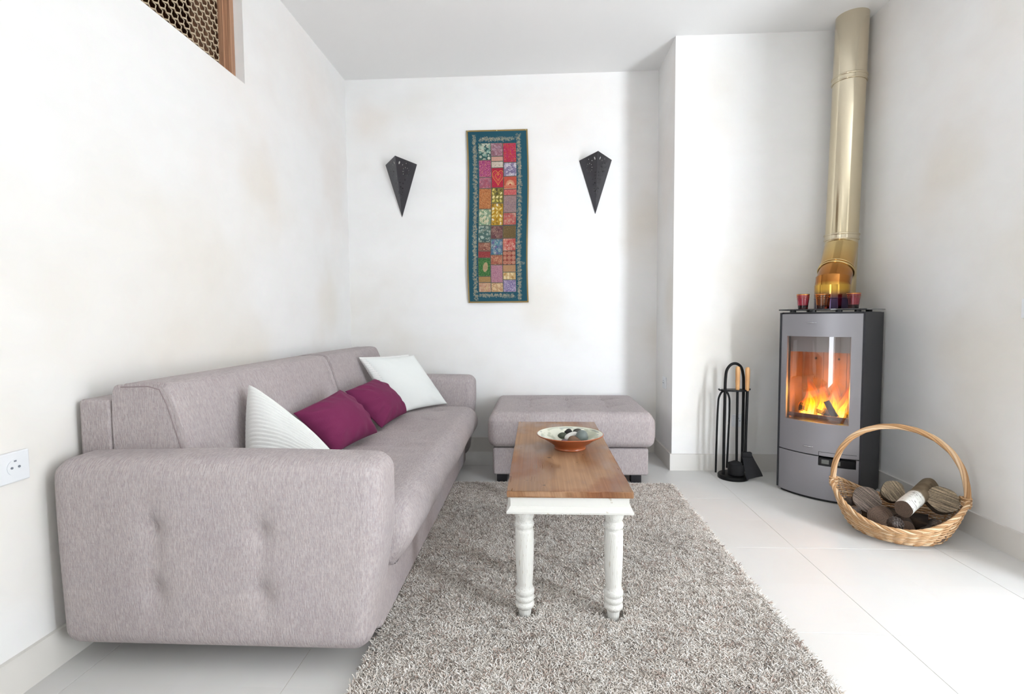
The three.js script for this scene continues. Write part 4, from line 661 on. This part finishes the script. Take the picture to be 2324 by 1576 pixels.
// ------------------------------------------------------------------ wicker basket with firewood
const BK = [1.655, 0, -2.385], BT = -0.62;
{
  const b = thing('wicker_basket', 'oval wicker log basket with a tall arched handle on the floor', 'basket', BK, BT);
  // basket axes: x along the handle span, z towards the front
  const rimH = (a) => 0.086 + 0.107 * Math.pow(Math.abs(Math.cos(a)), 2.4), prof = (t) => lerp(0.66, 1, Math.pow(t, 0.62)), A = 0.248, C = 0.250;
  const S = (a, t, off = 0) => { const k = prof(t), y = 0.008 + (rimH(a) - 0.008) * t; return V(Math.cos(a) * (A * k + off), y, Math.sin(a) * (C * k + off)); };
  const willow = ['#cba67f', '#b78c60', '#dbbd98', '#a37a4f', '#c2996d'].map(c => std({ color: c, roughness: 0.5 })), r = rng(303);
  const N = 34, rows = 17;
  for (let i = 0; i < N; i++) { const a = i / N * 6.283, pts = []; for (let k = 0; k <= 10; k++) pts.push(S(a, k / 10)); part('stake', sweep(pts, 0.0032, 6), willow[Math.floor(r() * 5)], b); }
  for (let k = 0; k < rows; k++) { const t = (k + 0.5) / rows, pts = []; for (let i = 0; i < 204; i++) { const a = i / 204 * 6.283; pts.push(S(a, t + 0.004 * Math.sin(a * 5 + k), 0.0052 * Math.cos(a * N / 2 + k * Math.PI))); } part('weaver', sweep(pts, 0.0036, 5, true), willow[Math.floor(r() * 5)], b); }
  for (let k = 0; k < 4; k++) { const pts = []; for (let i = 0; i < 220; i++) { const a = i / 220 * 6.283, ph = a * 16 + k * Math.PI / 2, q = S(a, 1); q.x += Math.cos(a) * 0.006 * Math.cos(ph); q.z += Math.sin(a) * 0.006 * Math.cos(ph); q.y += 0.004 + 0.006 * Math.sin(ph); pts.push(q); } part('rim_strand', sweep(pts, 0.0046, 6, true), willow[k % 5], b); }
  const base = []; for (let k = 0; k < 11; k++) { const f = (k + 0.6) / 11.2 * 0.66, pts = []; for (let i = 0; i < 80; i++) { const a = i / 80 * 6.283; pts.push(V(Math.cos(a) * A * f, 0.007 + 0.002 * Math.cos(a * 12 + k * Math.PI), Math.sin(a) * C * f)); } base.push(sweep(pts, 0.0062, 5, true)); }
  part('woven_base', join(base), willow[1], b);
  const arch = (t) => { const a = Math.PI * t, sp = A * 1.0; return V(-Math.cos(a) * sp * (1 - 0.02 * Math.sin(a)), 0.165 + 0.325 * Math.pow(Math.sin(a), 0.72), 0); };
  for (let k = 0; k < 5; k++) { const pts = []; for (let i = 0; i <= 150; i++) { const t = i / 150, p = arch(t), ph = t * 14 + k * 1.2566, tx = arch(Math.min(1, t + 0.004)).sub(arch(Math.max(0, t - 0.004))).normalize(), up = V(0, 0, 1), sd = tx.clone().cross(up); p.addScaledVector(up, 0.0074 * Math.cos(ph)).addScaledVector(sd, 0.0074 * Math.sin(ph)); pts.push(p); } part('handle_strand', sweep(pts, 0.0058, 7), willow[(k * 2) % 5], b); }
  for (const s of [-1, 1]) for (let k = 0; k < 5; k++) { const g = new THREE.TorusGeometry(0.0165, 0.0035, 7, 20); g.rotateX(Math.PI / 2); g.translate(s * (A - 0.004), 0.178 + k * 0.0075, 0); part('binding', g, willow[k], b); }
}
{
  const nB = fbm(211, 14, 4, 4), nE = tileNoise(213, 40, 40), nS = tileNoise(215, 60, 3);
  const bark = (c0, c1) => std({ map: tex(256, 256, (u, v) => { const k = nB(u, v); return [0, 1, 2].map(i => lerp(c0[i], c1[i], smooth(0.3, 0.7, k))); }), bumpMap: tex(256, 256, (u, v) => nB(u, v), false), bumpScale: 0.004, roughness: 0.95 });
  const barkBrown = bark([0.26, 0.21, 0.16], [0.45, 0.38, 0.30]), barkDark = bark([0.16, 0.12, 0.10], [0.30, 0.24, 0.19]);
  const birch = std({ map: tex(256, 256, (u, v) => { const k = nB(v * 0.8, u * 0.8), white = smooth(0.53, 0.58, v + 0.06 * (k - 0.5)), l = nE(u * 0.4, v * 2) > 0.82 ? 0.35 : 0; return [lerp(0.40 + 0.2 * (k - 0.5), 0.83 - l, white), lerp(0.34 + 0.2 * (k - 0.5), 0.82 - l, white), lerp(0.26 + 0.18 * (k - 0.5), 0.79 - l, white)]; }), roughness: 0.85 });
  const endMap = (c) => std({ map: tex(128, 128, (u, v) => { const d = Math.hypot(u - 0.5, v - 0.5) * 2, k = 0.5 + 0.5 * Math.sin(d * 44 + 3 * nE(u * 0.3, v * 0.3)), n = nE(u, v) - 0.5; return c.map(x => x * (0.86 + 0.16 * k + 0.2 * n)); }), roughness: 0.95 });
  const endDark = endMap([0.36, 0.29, 0.24]), endPale = endMap([0.66, 0.58, 0.46]);
  const splitMap = (c) => std({ map: tex(128, 256, (u, v) => { const k = nS(u, v) - 0.5, n = nE(u, v) - 0.5; return c.map(x => x * (1 + 0.75 * k + 0.2 * n)); }), roughness: 0.95, bumpMap: tex(128, 256, (u, v) => nS(u, v), false), bumpScale: 0.003 });
  const splitGrey = splitMap([0.38, 0.33, 0.295]), splitPale = splitMap([0.53, 0.47, 0.39]);
  // a log along its own x axis; cut is the share of the round kept (1 whole, 0.5 half with a flat split face)
  function firewood(label, len, R, cut, face, dir, roll, mats, seed) {  // face: middle of the end that shows, in basket axes; dir: way that end points, in the room
    const g = thing('firewood_log', label, 'log'), q = rng(seed), ph = [q() * 6, q() * 6, q() * 6], n = 28, a0 = cut < 1 ? Math.PI * (1 - cut) : 0, a1 = 2 * Math.PI - a0;
    const rad = (a, x) => R * (1 + 0.05 * Math.sin(a * 2 + ph[0]) + 0.03 * Math.sin(a * 5 + ph[1]) + 0.03 * Math.sin(x * 30 + ph[2] + a));
    const sec = []; for (let i = 0; i <= n; i++) sec.push(lerp(a0, a1, i / n));
    const rows = 12, pos3 = [], uv = [], idx = [];
    const point = (a, x) => [x, -Math.cos(a) * rad(a, x) * -1, Math.sin(a) * rad(a, x)];
    for (let k = 0; k <= rows; k++) for (let i = 0; i <= n; i++) { const x = lerp(-len / 2, len / 2, k / rows), p = point(sec[i], x); pos3.push(...p); uv.push(i / n, k / rows); }
    for (let k = 0; k < rows; k++) for (let i = 0; i < n; i++) { const a = k * (n + 1) + i; idx.push(a, a + 1, a + n + 1, a + 1, a + n + 2, a + n + 1); }
    const bg = new THREE.BufferGeometry(); bg.setAttribute('position', new THREE.Float32BufferAttribute(pos3, 3)); bg.setAttribute('uv', new THREE.Float32BufferAttribute(uv, 2)); bg.setIndex(idx); bg.computeVertexNormals();
    part('bark', bg, mats[0], g);
    for (const s of [-1, 1]) { const x = s * len / 2, P3 = [], U = [], I = []; const cc = cut < 1 ? Math.cos(a0) * R * 0 : 0; P3.push(x, cc, 0); U.push(0.5, 0.5); for (let i = 0; i <= n; i++) { const p = point(sec[i], x); P3.push(...p); U.push(0.5 + p[2] / R * 0.45, 0.5 + p[1] / R * 0.45); } for (let i = 0; i < n; i++) s > 0 ? I.push(0, i + 1, i + 2) : I.push(0, i + 2, i + 1); if (cut < 1) s > 0 ? I.push(0, n + 1, 1) : I.push(0, 1, n + 1); const e = new THREE.BufferGeometry(); e.setAttribute('position', new THREE.Float32BufferAttribute(P3, 3)); e.setAttribute('uv', new THREE.Float32BufferAttribute(U, 2)); e.setIndex(I); e.computeVertexNormals(); part('cut_end', e, mats[1], g); }
    if (cut < 1) { const P3 = [], U = [], I = [], m = 6; for (let k = 0; k <= rows; k++) for (let i = 0; i <= m; i++) { const x = lerp(-len / 2, len / 2, k / rows), A = point(sec[0], x), B = point(sec[n], x), t = i / m; P3.push(x, lerp(A[1], B[1], t) + (i && i < m ? 0.004 * Math.sin(i * 2.1 + x * 20 + ph[1]) : 0), lerp(A[2], B[2], t)); U.push(t, k / rows); } for (let k = 0; k < rows; k++) for (let i = 0; i < m; i++) { const a = k * (m + 1) + i; I.push(a, a + m + 1, a + 1, a + 1, a + m + 1, a + m + 2); } const e = new THREE.BufferGeometry(); e.setAttribute('position', new THREE.Float32BufferAttribute(P3, 3)); e.setAttribute('uv', new THREE.Float32BufferAttribute(U, 2)); e.setIndex(I); e.computeVertexNormals(); mats[2].side = THREE.DoubleSide; part('split_face', e, mats[2], g, 'flat split face'); }
    const d = V(...dir).normalize(), c = Math.cos(BT), e = Math.sin(BT); g.quaternion.setFromUnitVectors(V(1, 0, 0), d).multiply(new THREE.Quaternion().setFromAxisAngle(V(1, 0, 0), roll));
    g.position.set(BK[0] + face[0] * c + face[2] * e, face[1], BK[2] - face[0] * e + face[2] * c).addScaledVector(d, -len / 2); return g;
  }
  firewood('short grey-brown log showing a sawn oval face near the stove-side handle', 0.12, 0.057, 1, [-0.105, 0.152, 0.085], [-0.42, 0.52, 0.74], 0, [barkBrown, splitGrey], 21);
  firewood('small pale log end behind the oval-faced log', 0.14, 0.046, 1, [-0.012, 0.178, -0.035], [-0.5, 0.35, 0.79], 0, [barkBrown, splitPale], 22);
  firewood('birch log with white papery bark and a dark sawn end, lying across the pile', 0.30, 0.036, 1, [0.03, 0.158, 0.155], [-0.80, -0.16, 0.58], 0, [birch, endDark], 23);
  firewood('log with a striped pale face leaning on the handle by the wall', 0.12, 0.056, 1, [0.165, 0.185, 0.0], [-0.52, 0.36, 0.77], 0.6, [barkBrown, splitPale], 24);
  firewood('dark log lying low in the basket under the birch log', 0.19, 0.050, 1, [-0.05, 0.092, 0.125], [-0.55, 0.30, 0.78], 0, [barkDark, endDark], 25);
  firewood('dark brown split log low at the front under the striped log', 0.17, 0.052, 0.55, [0.13, 0.080, 0.12], [-0.45, 0.28, 0.85], 0.4, [barkDark, endDark, splitGrey], 26);
  firewood('dark log at the bottom of the basket beneath the other logs', 0.24, 0.038, 1, [-0.12, 0.052, -0.04], [-0.814, 0, -0.581], 0, [barkDark, endDark], 27);
  firewood('dark log end beside the front pine cone, beneath the birch log', 0.15, 0.038, 1, [0.04, 0.062, 0.135], [-0.5, 0.10, 0.86], 0, [barkDark, endDark], 28);
  // pine cones
  const cone = (label, pos, rot, s) => {
    const c9 = Math.cos(BT), e9 = Math.sin(BT), g = thing('pine_cone', label, 'pine cone', [BK[0] + pos[0] * c9 + pos[2] * e9, pos[1], BK[2] - pos[0] * e9 + pos[2] * c9]), sc = [], n = 70; g.rotation.set(...rot);
    part('core', lathe([[0, 0], [0.008 * s, 0.004 * s], [0.010 * s, 0.02 * s], [0.004 * s, 0.05 * s], [0, 0.052 * s]], 12), std({ color: '#2a2019', roughness: 0.9 }), g);
    for (let i = 0; i < n; i++) { const t = i / n, a = i * 2.39996, r = (0.021 * Math.sin(Math.PI * (0.15 + 0.8 * t)) + 0.004) * s, q = new THREE.SphereGeometry(0.0072 * s, 7, 5); q.scale(1, 0.35, 1.25); q.rotateX(-0.5 + 0.9 * t); q.translate(0, 0, r * 0.8); q.rotateY(a); q.translate(0, (0.006 + 0.046 * t) * s, 0); sc.push(q); }
    const m = part('scales', join(sc), std({ color: '#3a2f29', roughness: 0.35 }), g); m.userData.kind = 'stuff';
  };
  cone('dark glossy pine cone at the front of the log basket', [0.015, 0.095, 0.165], [0.9, 0.3, 1.0], 1.15);
  cone('dark pine cone tucked under the oval-faced log', [-0.135, 0.085, 0.115], [0.2, 0.3, 0.9], 1.0);
  cone('dark pine cone between the oval-faced log and the basket rim', [-0.175, 0.105, 0.05], [0.5, 1.0, 0.4], 0.9);
}

// ------------------------------------------------------------------ bowl on the table
const BW = [0.137, TT, -2.105];
{
  const b = thing('ceramic_bowl', 'wide terracotta bowl with a cream painted inside on the coffee table', 'bowl', BW);
  const nI = fbm(221, 14, 14, 3), nI2 = tileNoise(223, 26, 10);
  part('body', lathe([[0, 0.002], [0.052, 0.002], [0.062, 0], [0.066, 0.002], [0.066, 0.007], [0.062, 0.011], [0.072, 0.02], [0.104, 0.042], [0.132, 0.057], [0.1385, 0.0605], [0.1395, 0.063], [0.137, 0.0645]], 64), std({ color: '#97502c', roughness: 0.28 }), b, 'orange-brown glazed outside');
  const inside = lathe([[0.137, 0.0645], [0.130, 0.0605], [0.104, 0.047], [0.072, 0.026], [0.055, 0.016], [0, 0.012]], 64);
  part('inner_glaze', inside, std({ side: THREE.DoubleSide, map: tex(512, 128, (u, v) => { const k = smooth(0.56, 0.66, nI(u, v * 0.4)) * smooth(0.08, 0.2, v) * smooth(0.75, 0.5, v), rim = smooth(0.05, 0.035, v), gr = smooth(0.6, 0.75, nI2(u, v)) * smooth(0.1, 0.16, v) * smooth(0.36, 0.26, v); return [lerp(lerp(0.87, 0.74, k), 0.52, gr * 0.55) - 0.30 * rim, lerp(lerp(0.87, 0.75, k), 0.54, gr * 0.55) - 0.38 * rim, lerp(lerp(0.80, 0.67, k), 0.50, gr * 0.5) - 0.40 * rim]; }), roughness: 0.25 }), b, 'cream glaze with a grey-green floral rim');
}
const pebble = (a, b, c, seed, amp = 0.06) => { const g = new THREE.IcosahedronGeometry(1, 5), p = g.attributes.position, n = fbm(seed, 4, 4, 3); for (let i = 0; i < p.count; i++) { const x = p.getX(i), y = p.getY(i), z = p.getZ(i), k = 1 + amp * 2 * (n(Math.atan2(z, x) / 6.283 + 0.5, y * 0.25 + 0.5) - 0.5) * (1 - y * y); p.setXYZ(i, x * a * k, y * b * k, z * c * k); } return smoothGeo(g).toNonIndexed(); };
const inBowl = (x, y, z) => [BW[0] + x, BW[1] + y, BW[2] + z];
solo('pebble', 'smooth grey-green egg-shaped stone in the bowl', 'stone', pebble(0.026, 0.028, 0.025, 31, 0.02), std({ color: '#626a66', roughness: 0.5 }), inBowl(0.047, 0.056, 0.03));
solo('pebble', 'dark olive stone at the back of the bowl', 'stone', pebble(0.022, 0.018, 0.018, 32), std({ color: '#3d3d35', roughness: 0.6 }), inBowl(0.035, 0.058, -0.035));
solo('shell', 'white ridged shell lying in the middle of the bowl', 'shell', (() => { const g = new THREE.SphereGeometry(1, 40, 20), p = g.attributes.position; for (let i = 0; i < p.count; i++) { const x = p.getX(i), y = p.getY(i), z = p.getZ(i), k = 1 + 0.05 * Math.sin(14 * Math.atan2(z, y)); p.setXYZ(i, x * 0.030, y * 0.013 * k, z * 0.018 * k * (1 - 0.45 * x)); } g.rotateZ(0.35); g.rotateY(0.4); g.computeVertexNormals(); return g; })(), std({ color: '#dcd9d2', roughness: 0.45 }), inBowl(0.005, 0.053, 0.0));
solo('seed_pod', 'brown wrinkled seed pod at the front of the bowl', 'seed pod', pebble(0.028, 0.022, 0.022, 34, 0.35), std({ color: '#6b5240', roughness: 0.85 }), inBowl(0.010, 0.042, 0.045));
solo('seed_pod', 'small purple-brown seed pod beside the grey stone', 'seed pod', pebble(0.017, 0.014, 0.015, 35, 0.3), std({ color: '#5d4a52', roughness: 0.8 }), inBowl(-0.025, 0.037, 0.05));
solo('seed_pod', 'black seed pod behind the white shell', 'seed pod', pebble(0.016, 0.013, 0.014, 36, 0.4), std({ color: '#2a2724', roughness: 0.8 }), inBowl(-0.002, 0.06, -0.045));
solo('seed_pod', 'dark green seed pod at the hanging side of the bowl middle', 'seed pod', pebble(0.018, 0.014, 0.014, 37, 0.4), std({ color: '#454a3c', roughness: 0.8 }), inBowl(-0.03, 0.05, -0.015));

// ------------------------------------------------------------------ outlets and switch
function outlet(name, label, pos, turn, w, h, sockets) {
  const o = thing(name, label, name === 'light_switch' ? 'switch' : 'outlet', pos, turn);
  part('plate', (() => { const g = softBox(w, h, 0.010, 0.004, [2, 2, 1], null, 3); g.translate(0, 0, 0.005); return g; })(), M.white, o);
  for (const x of sockets) {
    const g = part('socket', (() => { const q = new THREE.CylinderGeometry(0.021, 0.020, 0.004, 32); q.rotateX(Math.PI / 2); q.translate(x, 0, 0.0105); return q; })(), M.white, o);
    for (const s of [-1, 1]) part('pin_hole', (() => { const q = new THREE.CylinderGeometry(0.0032, 0.0032, 0.003, 12); q.rotateX(Math.PI / 2); q.translate(x + s * 0.0095, 0, 0.0125); return q; })(), M.greyPlastic, g);
    part('earth_clip', bx(x - 0.003, x + 0.003, 0.015, 0.019, 0.0115, 0.0135), M.greyPlastic, g);
  }
  if (name === 'light_switch') part('rocker', bx(-0.025, 0.025, -0.028, 0.028, 0.008, 0.013), M.white, o);
}
outlet('wall_outlet', 'white wall outlet on the left wall beside the sofa arm', [XL, 0.614, -1.263], Math.PI / 2, 0.082, 0.082, [0]);
outlet('wall_outlet', 'white wall outlet behind the fireside tools', [1.298, 0.328, ZC], 0, 0.08, 0.08, [0]);
outlet('wall_outlet', 'white wall outlet on the side of the chimney breast', [XC, 0.552, -3.50], -Math.PI / 2, 0.08, 0.08, [0]);
outlet('light_switch', 'white light switch on the right wall', [XR, 1.025, -2.125], -Math.PI / 2, 0.08, 0.08, []);

shade(scene);
renderer.render(scene, camera);
